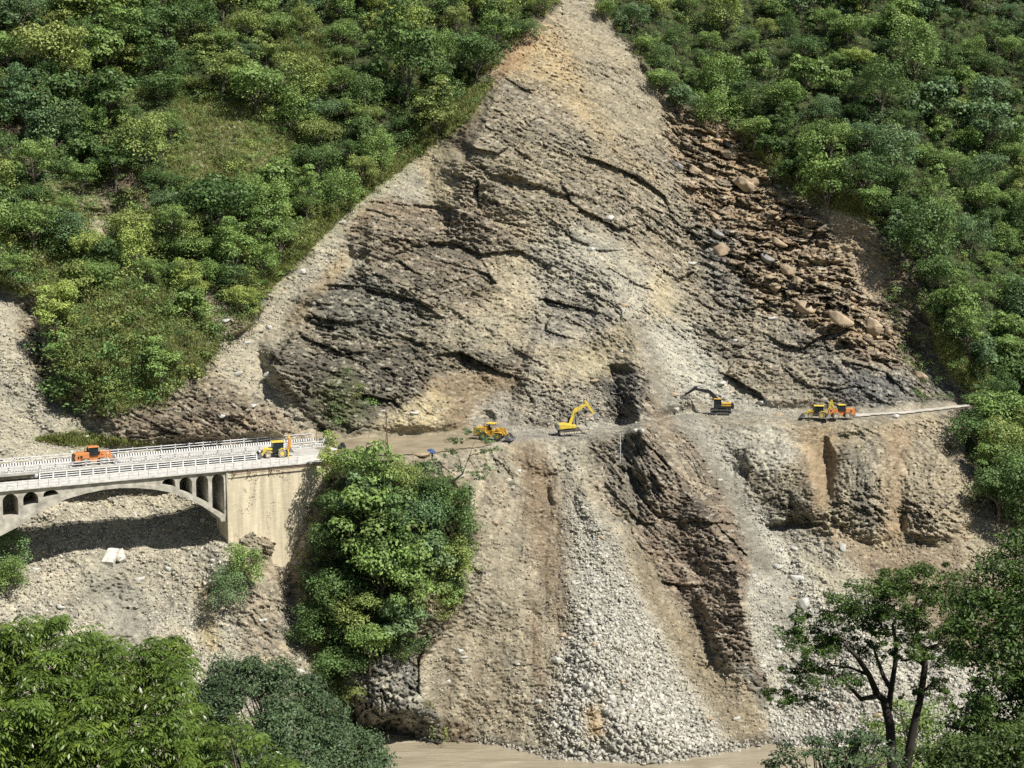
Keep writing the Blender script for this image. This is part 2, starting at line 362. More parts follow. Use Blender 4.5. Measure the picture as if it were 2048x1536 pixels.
# buttress
paint([(1080, 695), (1160, 690), (1250, 640), (1285, 720), (1230, 745), (1180, 760), (1100, 770), (1060, 790)], (.345, .30, .215), .3, .25, .45, .2, soft=8)
paint([(1150, 700), (1220, 700), (1230, 750), (1160, 765)], (.43, .375, .245), .3, .15, .35, .1, soft=8)
paint([(1040, 790), (1060, 700), (1090, 700), (1100, 800), (1070, 850), (1040, 850)], (.33, .30, .245), .5, .4, .6, .2, soft=8)
paint([(1090, 770), (1200, 765), (1280, 880), (1270, 900), (1080, 870), (1060, 850)], (.27, .245, .205), .45, .2, .7, .8, soft=10)
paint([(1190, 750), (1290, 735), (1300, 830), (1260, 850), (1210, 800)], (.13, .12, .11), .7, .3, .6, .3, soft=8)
# road cut banks
paint([(850, 760), (930, 740), (1040, 745), (1040, 800), (960, 810), (940, 870), (880, 868), (850, 840)], (.27, .205, .13), .22, .2, .35, soft=8)
paint([(730, 870), (770, 830), (870, 780), (900, 800), (885, 868), (800, 874)], (.425, .355, .215), .35, .2, .5, .3, soft=8)
paint([(940, 868), (950, 810), (1000, 780), (1040, 785), (1050, 862)], (.315, .29, .255), .25, .25, .5, .3, soft=7)
# bench
paint([(640, 880), (900, 868), (960, 866), (960, 900), (880, 912), (650, 915)], (.33, .29, .21), .04, .0, .25, soft=3)
paint([(960, 864), (1300, 838), (1360, 826), (1600, 818), (1600, 842), (1360, 842), (1290, 870), (1040, 884), (960, 898)], (.345, .33, .29), .2, .0, .5, .9, soft=4)
paint([(1600, 816), (1720, 822), (1940, 803), (1945, 818), (1720, 842), (1600, 842)], (.36, .335, .285), .05, .0, .3, .1, soft=3)
# lower slope general + outcrops
paint([(1290, 850), (1340, 836), (1700, 840), (1940, 818), (1925, 900), (1990, 1010), (2048, 1060), (2048, 1100), (1900, 1090), (1750, 1110), (1640, 1070), (1540, 1060), (1420, 930)],
      (.335, .285, .205), .55, .5, .6, .15, soft=8)
paint([(1430, 850), (1560, 850), (1600, 900), (1540, 960), (1460, 900)], (.43, .415, .365), .4, .3, .5, .35, soft=10)
paint([(1500, 960), (1640, 980), (1660, 1060), (1590, 1060), (1520, 1000)], (.19, .175, .14), .5, .5, .6, soft=10)
paint([(1680, 900), (1740, 890), (1760, 1080), (1700, 1040)], (.215, .20, .165), .5, .4, .5, soft=10)
paint([(1600, 850), (1680, 845), (1670, 960), (1640, 1060), (1610, 960)], (.33, .245, .15), .15, .2, .35, soft=8)
paint([(1760, 850), (1830, 860), (1800, 960), (1820, 1090), (1760, 1080), (1780, 960)], (.34, .25, .155), .15, .25, .35, soft=8)
paint([(1640, 1055), (1760, 1105), (1900, 1080), (1990, 1040), (2060, 1070), (2060, 1330), (1900, 1320), (1760, 1190), (1680, 1120)], (.285, .22, .15), .16, .1, .4, .35, soft=8)
paint([(1920, 1010), (2048, 1060), (2060, 1200), (1940, 1150)], (.40, .345, .245), .2, .2, .4, .3, soft=10)
# right scree
paint([(1330, 780), (1400, 840), (1460, 890), (1500, 980), (1580, 1050), (1690, 1120), (1770, 1200), (1900, 1310), (2100, 1380), (2100, 1560), (1540, 1560), (1530, 1400), (1490, 1260), (1490, 1120), (1440, 1000), (1370, 880)],
      (.415, .405, .365), .2, .1, .4, 1.0, soft=6)
paint([(1330, 790), (1390, 840), (1470, 960), (1520, 1060), (1560, 1150), (1500, 1160), (1440, 1000), (1370, 880)], (.235, .225, .195), .12, .05, .3, .45, soft=8)
paint([(1560, 1060), (1700, 1130), (1760, 1200), (1640, 1180)], (.46, .43, .34), .1, .05, .3, .5, soft=8)
paint([(1540, 1120), (1600, 1220), (1620, 1330), (1560, 1300)], (.27, .26, .23), .12, .05, .3, .5, soft=14)
# brown ridge
paint([(1290, 775), (1310, 800), (1340, 840), (1410, 920), (1455, 1000), (1500, 1110), (1490, 1200), (1500, 1300), (1545, 1390), (1510, 1400), (1490, 1350), (1400, 1275), (1340, 1180), (1262, 1065), (1300, 960), (1290, 860)],
      (.235, .185, .145), .55, .55, .6, soft=5)
paint([(1290, 790), (1330, 840), (1400, 930), (1440, 1010), (1380, 980), (1310, 880)], (.33, .275, .205), .4, .5, .6, .1, soft=12)
paint([(1180, 880), (1280, 860), (1300, 960), (1265, 1060), (1200, 1010), (1170, 940)], (.245, .215, .175), .5, .5, .6, soft=6)
paint([(1470, 1310), (1530, 1380), (1550, 1400), (1520, 1420), (1470, 1350)], (.15, .15, .14), .4, .6, .5, soft=5)
# central cone
CONE = [(890, 925), (960, 892), (1060, 880), (1175, 890), (1180, 990), (1258, 1068), (1335, 1185), (1400, 1280), (1500, 1375), (1545, 1500), (1400, 1560), (1100, 1560), (900, 1540), (870, 1484), (780, 1420), (850, 1310), (960, 1160), (952, 1060), (925, 960)]
paint(CONE, (.345, .30, .225), .14, .1, .35, .35, soft=4)
paint([(965, 895), (1010, 905), (1045, 990), (1030, 1000), (990, 940)], (.30, .275, .22), .45, .45, .6, soft=5)
paint([(1030, 888), (1090, 890), (1120, 960), (1150, 1060), (1160, 1180), (1150, 1300), (1120, 1300), (1090, 1180), (1060, 1100), (1050, 1000)], (.235, .175, .115), .12, .1, .35, .3, soft=8)
paint([(1055, 1180), (1075, 1180), (1085, 1300), (1110, 1420), (1080, 1420), (1060, 1300)], (.23, .175, .12), .1, .05, .3, .2, soft=5)
paint([(1080, 890), (1170, 890), (1170, 960), (1120, 950)], (.37, .345, .29), .3, .3, .5, .3, soft=6)
paint([(1130, 960), (1165, 990), (1230, 1080), (1290, 1200), (1350, 1330), (1460, 1500), (1300, 1560), (1140, 1560), (1090, 1450), (1110, 1380), (1140, 1240), (1140, 1100)], (.405, .395, .355), .25, .05, .4, 1.4, soft=18)
paint([(1240, 1060), (1335, 1190), (1400, 1285), (1500, 1378), (1540, 1495), (1480, 1500), (1370, 1330), (1290, 1200)], (.29, .235, .155), .12, .05, .35, .35, soft=7)
paint([(1165, 1420), (1200, 1410), (1215, 1470), (1180, 1480)], (.44, .30, .14), .15, .05, .3, .3, soft=6)
paint([(880, 1440), (940, 1440), (960, 1500), (870, 1500)], (.20, .15, .10), .3, .1, .4, .1, soft=5)
for dx0, dx1 in ((990, 940), (935, 890), (1020, 985)):
    paint([(dx0, 1180), (dx0 + 9, 1180), (dx1 + 12, 1400), (dx1, 1440), (dx1 - 12, 1440)], (.27, .215, .145), .1, .05, .3, .1, soft=5, k=.7)
paint([(960, 1484), (1100, 1505), (1300, 1515), (1450, 1490), (1560, 1480), (1560, 1600), (900, 1600)], (.20, .19, .165), .2, .0, .5, 1.6, soft=3, k=.8)
# under the bridge
paint([(-1200, 890), (100, 890), (430, 885), (560, 905), (470, 1110), (520, 1300), (640, 1420), (700, 1700), (-1200, 1700)], (.415, .385, .315), .16, .06, .4, .75, soft=5)
paint([(150, 1130), (260, 1090), (300, 1300), (250, 1400), (200, 1300)], (.33, .315, .275), .2, .2, .3, .1, soft=14)
paint([(395, 1170), (420, 1170), (440, 1300), (410, 1310)], (.50, .40, .20), .12, .05, .3, .5, soft=6)
paint([(470, 1090), (560, 1060), (640, 925), (650, 1000), (610, 1150), (600, 1260), (650, 1380), (640, 1430), (540, 1400), (480, 1290)], (.335, .285, .215), .3, .4, .55, .3, soft=8)
paint([(570, 1180), (600, 1240), (640, 1340), (620, 1370), (580, 1300), (560, 1220)], (.36, .34, .29), .35, .6, .5, .2, soft=6)
# left scree
paint([(-1200, 540), (0, 585), (60, 590), (40, 660), (80, 740), (110, 800), (200, 850), (250, 880), (420, 880), (300, 906), (0, 926), (-1200, 960)], (.40, .372, .30), .14, .05, .35, .6, soft=6)
paint([(170, 860), (260, 885), (330, 890), (150, 895), (110, 870)], (.25, .27, .11), .15, .0, .4, .3, soft=8, k=.7, veg=.1)
paint([(240, 880), (140, 800), (130, 770), (220, 820), (330, 800), (400, 760), (470, 770), (520, 800), (620, 868), (500, 880), (330, 893)], (.245, .195, .145), .45, .6, .6, .1, soft=6)
paint([(60, 570), (110, 600), (100, 660), (120, 780), (90, 790), (60, 700), (40, 650)], (.27, .23, .16), .4, .4, .5, .1, soft=7)
# clearings and grass on the left slope
for pts, c, vg in (([(460, 225), (500, 240), (480, 280), (420, 330), (380, 350), (350, 335), (400, 280)], (.33, .31, .24), .0),
                   ([(200, 420), (240, 390), (280, 390), (230, 440), (190, 490)], (.30, .27, .19), .05),
                   ([(130, 370), (200, 400), (230, 430), (190, 440)], (.26, .26, .10), .1), ([(150, 380), (330, 400), (290, 420), (200, 410)], (.30, .25, .17), .0),
                   ([(170, 440), (230, 430), (210, 500), (160, 480)], (.34, .31, .24), .0), ([(400, 560), (440, 600), (500, 660), (450, 690), (410, 620)], (.34, .29, .2), .05),
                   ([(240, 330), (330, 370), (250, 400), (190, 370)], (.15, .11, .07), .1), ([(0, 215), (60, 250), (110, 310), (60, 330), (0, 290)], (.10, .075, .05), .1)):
    paint(pts, c, .25, .2, .5, .3, soft=6, veg=vg)
for pts, k in (([(340, 180), (480, 200), (620, 260), (560, 330), (430, 420), (330, 380), (350, 280)], .8), ([(560, 60), (680, 80), (660, 180), (580, 150)], .6),
               ([(830, 270), (950, 170), (990, 160), (940, 240), (840, 310), (700, 420), (560, 560), (520, 600), (500, 560), (640, 420)], .9),
               ([(100, 330), (200, 380), (180, 480), (60, 450)], .6), ([(250, 560), (420, 640), (440, 700), (330, 800), (200, 830), (120, 700), (160, 600)], .75),
               ([(0, 430), (120, 480), (220, 520), (120, 600), (-60, 570)], .6), ([(1860, 640), (1950, 700), (1990, 790), (1930, 780), (1880, 720)], .8),
               ([(1480, 255), (1640, 380), (1740, 400), (1760, 450), (1600, 400), (1500, 300)], .9), ([(220, 160), (320, 190), (300, 250), (220, 230)], .6)):
    paint(pts, (.235, .255, .09), .3, .0, .5, .0, soft=12, k=k, veg=.28)
paint([(340, 640), (440, 690), (420, 780), (300, 800), (380, 720)], (.27, .23, .16), .3, .4, .5, .2, soft=12, k=.8, veg=.12)
# knoll
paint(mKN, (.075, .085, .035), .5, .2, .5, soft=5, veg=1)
paint([(690, 1330), (760, 1310), (830, 1320), (850, 1400), (880, 1440), (885, 1486), (770, 1490), (690, 1450)], (.25, .245, .225), .6, 1.3, .7, soft=4, veg=.0)
paint([(800, 1180), (880, 1180), (930, 1190), (850, 1290), (800, 1260)], (.26, .22, .15), .6, .9, .6, soft=6, veg=.12)
paint([(945, 1090), (962, 1120), (960, 1165), (930, 1190), (925, 1140)], (.36, .32, .25), .4, .5, .5, soft=4, veg=.0)

_pn = fbm(CX / 22, CY / 22, 4, 4)
A_VEG = np.where((A_VEG < .62) & (A_VEG > .02), A_VEG * np.clip(.5 + 2.2 * _pn, 0, 1.6), A_VEG).astype(np.float32)
A_VEG = np.clip(A_VEG, 0, 1)
# --- full-resolution fields
def up(F, X, Y):
    fx = (X - cxs[0]) / CS; fy = (Y - cys[0]) / CS
    fx = np.clip(fx, 0, len(cxs) - 1.001); fy = np.clip(fy, 0, len(cys) - 1.001)
    i = fy.astype(int); j = fx.astype(int); u = (fx - j); w = (fy - i)
    if F.ndim == 3: u = u[..., None]; w = w[..., None]
    return (F[i, j] * (1 - u) + F[i, j + 1] * u) * (1 - w) + (F[i + 1, j] * (1 - u) + F[i + 1, j + 1] * u) * w
PX, PY = np.meshgrid(GX, GY)
RX, RZ = rays(PX, PY)
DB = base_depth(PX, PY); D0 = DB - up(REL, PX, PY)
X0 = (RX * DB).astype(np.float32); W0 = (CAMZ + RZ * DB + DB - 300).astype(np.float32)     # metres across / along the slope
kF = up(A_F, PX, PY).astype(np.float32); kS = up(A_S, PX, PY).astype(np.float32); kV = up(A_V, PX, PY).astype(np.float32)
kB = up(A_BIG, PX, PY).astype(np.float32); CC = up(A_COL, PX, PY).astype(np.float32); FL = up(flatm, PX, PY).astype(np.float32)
VG = up(A_VEG, PX, PY)
w1 = 2.2 * fbm(X0 / 14, W0 / 14, 3, 2); w2 = 2.2 * fbm(X0 / 14 + 31, W0 / 14, 3, 4)
xa = X0 + w1; wa = W0 + w2
low = sstep(860, 1000, PY).astype(np.float32); lef = (1 - sstep(560, 900, PX)).astype(np.float32)
ang = np.radians(-37 - 20 * low + 6 * lef)
ca, sa = np.cos(ang), np.sin(ang)
U = (xa * ca + wa * sa); V = (-xa * sa + wa * ca)
f1, r1, e1 = facets(U / 3.1, V / 1.9, 1, 1.6)
f2, r2, e2 = facets(U / 1.35, V / 0.72, 2, 1.8)
f5, r5, e5 = facets(U / 15 + 3, V / 8.5, 6, 1.9)
f3, r3, e3 = facets(xa / 0.75, wa / 0.6, 3, 1.8)
f4, r4, e4 = facets(X0 / 0.42, W0 / 0.36, 5, 1.8)
f0, r0, e0 = facets(U / 4.6, V / 3.0, 4, 1.7)
st = ridged(U / 7.0, V / 1.3, 4, 1)
sn = np.clip(.5 + 1.1 * fbm(X0 / 4, W0 / 4, 3, 3), 0, 1)
_th = np.arctan2(PX - 1085 + 8 * fbm(PX / 60, PY / 60, 3, 1), PY - 700); _rr = np.hypot(PX - 1085, PY - 700)
cone = up(blur(poly_mask(CONE) + poly_mask([(1330, 780), (1460, 890), (1580, 1050), (1770, 1200), (2100, 1380), (2100, 1560), (1540, 1560), (1490, 1120)]) + poly_mask([(-1200, 890), (430, 885), (560, 905), (470, 1110), (520, 1300), (640, 1420), (700, 1700), (-1200, 1700)]), 6), PX, PY).clip(0, 1).astype(np.float32)
rill = (.75 * fbm(_th * 26, _rr / 300, 4, 2) + .2 * fbm(_th * 90, _rr / 160, 3, 5)).astype(np.float32)
gully = fbm(xa / 3.0, wa / 22.0, 3, 5)
rk = np.clip((kS - .25) * 3, 0, 1) * (1 - np.clip(VG, 0, 1))
pat = np.clip(.62 + .95 * fbm(X0 / 11 + 7, W0 / 11, 3, 2), .12, 1.35).astype(np.float32)
dz = 1.25 * rk * f5 - .5 * rk * np.clip(.03 - e5, 0, 1) / .03 + kF * pat * (1.15 * f1 + 0.62 * f2) + (0.13 + .36 * kF) * f3 + (.07 + .10 * kF) * f4 + kS * pat * (0.36 * st * (.3 + 1.0 * sn) + .3 * f2) + kB * (1.5 * f0 + .5 * f1 - 1.1 * np.clip(.10 - e0, 0, 1) / .10)
dz += .35 * gully * (1 - VG) * (1 - kB)
dz += .4 * rill * cone
dz -= .35 * kF * np.clip(.15 - e1, 0, 1) / .15
dz *= (1 - .93 * FL)
Dm = D0 - dz
TERD = Dm
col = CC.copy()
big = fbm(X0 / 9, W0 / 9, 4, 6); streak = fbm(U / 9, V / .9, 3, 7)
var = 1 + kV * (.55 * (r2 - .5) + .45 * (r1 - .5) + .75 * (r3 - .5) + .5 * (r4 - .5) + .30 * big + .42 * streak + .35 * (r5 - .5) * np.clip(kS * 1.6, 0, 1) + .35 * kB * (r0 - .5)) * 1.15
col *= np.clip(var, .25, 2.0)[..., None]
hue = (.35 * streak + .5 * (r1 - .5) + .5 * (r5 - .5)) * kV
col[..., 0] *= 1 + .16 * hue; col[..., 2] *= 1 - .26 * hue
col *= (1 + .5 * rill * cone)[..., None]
ora = np.clip((r0 - .62) * 4, 0, 1) * kB * .55
col = col * (1 - ora[..., None]) + np.array((.34, .235, .14), np.float32) * ora[..., None]
sp = ((r3 > .90) & (VG < .3)).astype(np.float32) * np.clip(kV * 1.3, 0, 1) * (1 - FL)
col = col * (1 - .6 * sp[..., None]) + np.array((.56, .53, .45), np.float32) * .6 * sp[..., None]
nv = (1 - np.clip(VG, 0, 1))[..., None]
lm = col.mean(-1, keepdims=True); col = col * (1 - nv) + (lm + (col - lm) * .74) * nv * np.array((.78, .765, .685), np.float32)
# wet river edge
Zm = CAMZ + RZ * Dm
wet = 1 - .45 * sstep(ZR + 1.6, ZR + .4, Zm) if False else 1 - .45 * (1 - sstep(ZR + .5, ZR + 1.5, Zm))
col *= wet[..., None]
TV = np.stack([RX * Dm, Dm, Zm], -1).reshape(-1, 3)
ny, nx = PX.shape
idx = np.arange(ny * nx).reshape(ny, nx)
TF = np.stack([idx[1:, :-1], idx[1:, 1:], idx[:-1, 1:], idx[:-1, :-1]], -1).reshape(-1, 4)
M_GROUND = ground_mat("rock_and_soil")
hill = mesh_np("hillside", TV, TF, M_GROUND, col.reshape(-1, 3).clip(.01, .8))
tag(hill, "steep far valley side of broken rock, scree and forest soil", kind="structure")
del TF, f0, f1, f2, f3, e0, e1, e2, e3, st, streak, xa, wa, w1, w2

def surfD(px, py):
    j = np.interp(px, GX, np.arange(nx)); i = np.interp(py, GY, np.arange(ny))
    j0 = min(int(j), nx - 2); i0 = min(int(i), ny - 2); u = j - j0; w = i - i0
    return float((Dm[i0, j0] * (1 - u) + Dm[i0, j0 + 1] * u) * (1 - w) + (Dm[i0 + 1, j0] * (1 - u) + Dm[i0 + 1, j0 + 1] * u) * w)
def surf(px, py): return at(px, py, surfD(px, py))
def surf_arr(px, py):
    j = np.clip(np.round(np.interp(px, GX, np.arange(nx))).astype(int), 0, nx - 1)
    i = np.clip(np.round(np.interp(py, GY, np.arange(ny))).astype(int), 0, ny - 1)
    D = Dm[i, j]; rx, rz = rays(px, py)
    return np.stack([rx * D, D, CAMZ + rz * D], -1)
# ------------------------------------------------------------------ river and near bank
def river_mat():
    m = bpy.data.materials.new("silty_water"); m.use_nodes = True; nt = m.node_tree; L = nt.links
    b = nt.nodes["Principled BSDF"]; b.inputs["Roughness"].default_value = .28; b.inputs["Specular IOR Level"].default_value = .3
    tc = nt.nodes.new("ShaderNodeTexCoord"); mp = nt.nodes.new("ShaderNodeMapping"); mp.inputs["Scale"].default_value = (.05, .22, 1)
    L.new(tc.outputs["Object"], mp.inputs[0])
    n = nt.nodes.new("ShaderNodeTexNoise"); n.inputs["Scale"].default_value = 1.6; n.inputs["Detail"].default_value = 8; n.inputs["Distortion"].default_value = 1.2
    L.new(mp.outputs[0], n.inputs["Vector"])
    r = nt.nodes.new("ShaderNodeValToRGB"); e = r.color_ramp.elements
    e[0].position = .35; e[0].color = (.25, .215, .15, 1); e[1].position = .66; e[1].color = (.335, .295, .215, 1)
    q = r.color_ramp.elements.new(.80); q.color = (.44, .40, .32, 1)
    L.new(n.outputs["Fac"], r.inputs[0]); L.new(r.outputs[0], b.inputs["Base Color"])
    n2 = nt.nodes.new("ShaderNodeTexNoise"); n2.inputs["Scale"].default_value = 6; n2.inputs["Detail"].default_value = 5; L.new(mp.outputs[0], n2.inputs["Vector"])
    bp = nt.nodes.new("ShaderNodeBump"); bp.inputs["Strength"].default_value = .5; bp.inputs["Distance"].default_value = .5
    L.new(n2.outputs["Fac"], bp.inputs["Height"]); L.new(bp.outputs[0], b.inputs["Normal"])
    return m
_x = np.linspace(-260, 260, 521); _y = np.linspace(150, 292, 285); _X, _Y = np.meshgrid(_x, _y)
_Z = ZR + .10 * fbm(_X / 5, _Y / 2.2, 4, 3) + .07 * ridged(_X / 2.4, _Y / 1.2, 3, 5)
_i = np.arange(_X.size).reshape(_X.shape)
rv = mesh_np("river", np.stack([_X, _Y, _Z], -1).reshape(-1, 3), np.stack([_i[:-1, :-1], _i[:-1, 1:], _i[1:, 1:], _i[1:, :-1]], -1).reshape(-1, 4), river_mat(), smooth=True)
tag(rv, "silty brown river at the foot of the slide", kind="structure")
_x = np.linspace(-300, 300, 241); _y = np.linspace(-60, 200, 131); _X, _Y = np.meshgrid(_x, _y)
_Z = 50.5 - .52 * np.clip(_Y - 3, 0, None) + 1.2 * fbm(_X / 14, _Y / 14, 4, 4) + .02 * np.abs(_X) + 4 * np.clip(-_Y / 20, 0, 2)
_Z = np.where(_Y > 2, np.minimum(_Z, 52 - .50 * _Y), np.minimum(_Z, 51.2 + 5 * np.clip(-_Y / 20, 0, 3)))
_i = np.arange(_X.size).reshape(_X.shape)
_c = np.stack([.10 + .03 * fbm(_X / 7, _Y / 7, 3, 1), .11 + .03 * fbm(_X / 7, _Y / 7, 3, 1), .045 + 0 * _X], -1).reshape(-1, 3)
nb = mesh_np("near_bank", np.stack([_X, _Y, _Z], -1).reshape(-1, 3), np.stack([_i[:-1, :-1], _i[:-1, 1:], _i[1:, 1:], _i[1:, :-1]], -1).reshape(-1, 4), M_GROUND, _c, smooth=True)
tag(nb, "wooded near side of the valley below the viewpoint", kind="structure")
# ------------------------------------------------------------------ mesh builder for made things
class MB:
    def __init__(s): s.v = []; s.f = []
    def poly(s, vs, fs):
        o = len(s.v); s.v += [tuple(p) for p in vs]; s.f += [tuple(o + i for i in f) for f in fs]; return s
    def box(s, x0, x1, y0, y1, z0, z1, M=None):
        p = [Vector(q) for q in ((x0, y0, z0), (x1, y0, z0), (x1, y1, z0), (x0, y1, z0), (x0, y0, z1), (x1, y0, z1), (x1, y1, z1), (x0, y1, z1))]
        if M: p = [M @ q for q in p]
        return s.poly(p, [(0, 3, 2, 1), (4, 5, 6, 7), (0, 1, 5, 4), (1, 2, 6, 5), (2, 3, 7, 6), (3, 0, 4, 7)])
    def prism(s, pts, y0, y1):
        """side outline (x, z) extruded in y"""
        n = len(pts); vs = [(x, y0, z) for x, z in pts] + [(x, y1, z) for x, z in pts]
        fs = [tuple(range(n)), tuple(range(2 * n - 1, n - 1, -1))] + [(i, i + n, (i + 1) % n + n, (i + 1) % n) for i in range(n)]
        return s.poly(vs, fs)
    def beam(s, a, b, w, h=None, w2=None, h2=None, up=(0, 0, 1)):
        a = Vector(a); b = Vector(b); h = h or w; w2 = w2 or w; h2 = h2 or h
        d = (b - a).normalized(); u = Vector(up)
        if abs(d.dot(u)) > .97: u = Vector((1, 0, 0))
        r = d.cross(u).normalized(); u = r.cross(d).normalized()
        vs = []
        for c, ww, hh in ((a, w, h), (b, w2, h2)):
            for i, j in ((-1, -1), (1, -1), (1, 1), (-1, 1)): vs.append(c + r * (i * ww / 2) + u * (j * hh / 2))
        return s.poly(vs, [(0, 1, 2, 3), (7, 6, 5, 4), (0, 4, 5, 1), (1, 5, 6, 2), (2, 6, 7, 3), (3, 7, 4, 0)])
    def tube(s, pts, rad, seg=6):
        pts = [Vector(p) for p in pts]; rad = rad if hasattr(rad, '__len__') else [rad] * len(pts)
        o = len(s.v); n = len(pts)
        for i, p in enumerate(pts):
            d = (pts[min(i + 1, n - 1)] - pts[max(i - 1, 0)]).normalized()
            u = Vector((0, 0, 1)) if abs(d.z) < .9 else Vector((1, 0, 0))
            r = d.cross(u).normalized(); u = r.cross(d)
            for k in range(seg):
                a = 2 * math.pi * k / seg; s.v.append(tuple(p + r * (math.cos(a) * rad[i]) + u * (math.sin(a) * rad[i])))
        for i in range(n - 1):
            for k in range(seg):
                a = o + i * seg + k; b = o + i * seg + (k + 1) % seg; s.f.append((a, b, b + seg, a + seg))
        s.f.append(tuple(o + k for k in range(seg))[::-1]); s.f.append(tuple(o + (n - 1) * seg + k for k in range(seg)))
        return s
    def disc(s, c, r, w, axis='y', seg=20, r_in=None):
        """short cylinder centred at c; with r_in an annulus"""
        c = Vector(c); vs = []; n = seg
        def P(rad, a, k):
            q = (math.cos(a) * rad, math.sin(a) * rad)
            return c + (Vector((q[0], k, q[1])) if axis == 'y' else Vector((k, q[0], q[1])) if axis == 'x' else Vector((q[0], q[1], k)))
        rr = [(r, -w / 2), (r, w / 2)] + ([(r_in, w / 2), (r_in, -w / 2)] if r_in else [])
        for rad, k in rr:
            for i in range(n): vs.append(P(rad, 2 * math.pi * i / n, k))
        fs = []
        if r_in:
            for q in range(4):
                for i in range(n): fs.append((q * n + i, q * n + (i + 1) % n, ((q + 1) % 4) * n + (i + 1) % n, ((q + 1) % 4) * n + i))
        else:
            fs = [tuple(range(n))[::-1], tuple(range(n, 2 * n))] + [(i, (i + 1) % n, (i + 1) % n + n, i + n) for i in range(n)]
        return s.poly(vs, fs)
    def build(s, name, m, parent=None, bevel=0.0, smooth=False, loc=None):
        me = bpy.data.meshes.new(name); me.from_pydata(s.v, [], s.f); me.validate(); me.update()
        if m: me.materials.append(m)
        o = bpy.data.objects.new(name, me); COL.objects.link(o)
        if parent: o.parent = parent
        if loc: o.location = loc
        if smooth: me.polygons.foreach_set("use_smooth", [True] * len(me.polygons))
        if bevel:
            b = o.modifiers.new("bevel", 'BEVEL'); b.width = bevel; b.segments = 2; b.limit_method = 'ANGLE'
        return o

def copy_tree(o, parent=None):
    c = o.copy(); COL.objects.link(c)
    if parent is not None: c.parent = parent
    for ch in list(o.children): copy_tree(ch, c)
    return c

M = {}
M['yellow'] = mat("dusty_yellow_paint", (.72, .47, .02), .45, noise=.12, nscale=3, dirt=(.50, .34, .06))
M['yellow2'] = mat("bright_yellow_paint", (.76, .57, .03), .5, noise=.10, nscale=2.2, dirt=(.48, .38, .12))
M['orange'] = mat("orange_paint", (.66, .225, .045), .5, noise=.12, nscale=2.2, dirt=(.40, .20, .10))
M['darkyel'] = mat("worn_amber_paint", (.60, .36, .05), .5, noise=.15)
M['black'] = mat("black_steel", (.022, .022, .026), .5, noise=.3)
M['grey'] = mat("grey_steel", (.16, .16, .17), .5, noise=.3)
M['steel'] = mat("worn_bright_steel", (.55, .55, .56), .35, metal=.6, noise=.25)
M['tyre'] = mat("dusty_tyre", (.30, .27, .22), .9, noise=.3, dirt=(.10, .09, .08))
M['tyre_dark'] = mat("dark_tyre", (.05, .047, .042), .9, noise=.3)
M['glass'] = mat("cab_glass", (.02, .03, .035), .08, noise=.2)
M['conc'] = mat("weathered_concrete", (.46, .44, .38), .9, noise=.22, nscale=.8, bump=.3, dirt=(.24, .23, .19))
M['concw'] = mat("pale_concrete", (.58, .57, .53), .9, noise=.15, nscale=1.2, bump=.2, dirt=(.38, .37, .34))
M['white'] = mat("white_paint", (.74, .76, .78), .6, noise=.08, nscale=2, dirt=(.5, .5, .48))
M['rust'] = mat("rusty_steel", (.16, .10, .07), .8, noise=.3, nscale=4)
M['dark'] = mat("dark_cloth", (.03, .03, .035), .9, noise=.3)
M['blue'] = mat("blue_cloth", (.03, .07, .22), .8, noise=.2)
M['skin'] = mat("skin", (.30, .17, .10), .6, noise=.1)
M['shirt'] = mat("dull_shirt", (.20, .22, .25), .9, noise=.2)
M['vest'] = mat("yellow_vest", (.55, .55, .05), .8, noise=.2)
M['wood'] = mat("grey_timber", (.20, .18, .15), .9, noise=.3, nscale=3)
M['tyrerim'] = mat("pale_rim", (.62, .55, .42), .7, noise=.2)

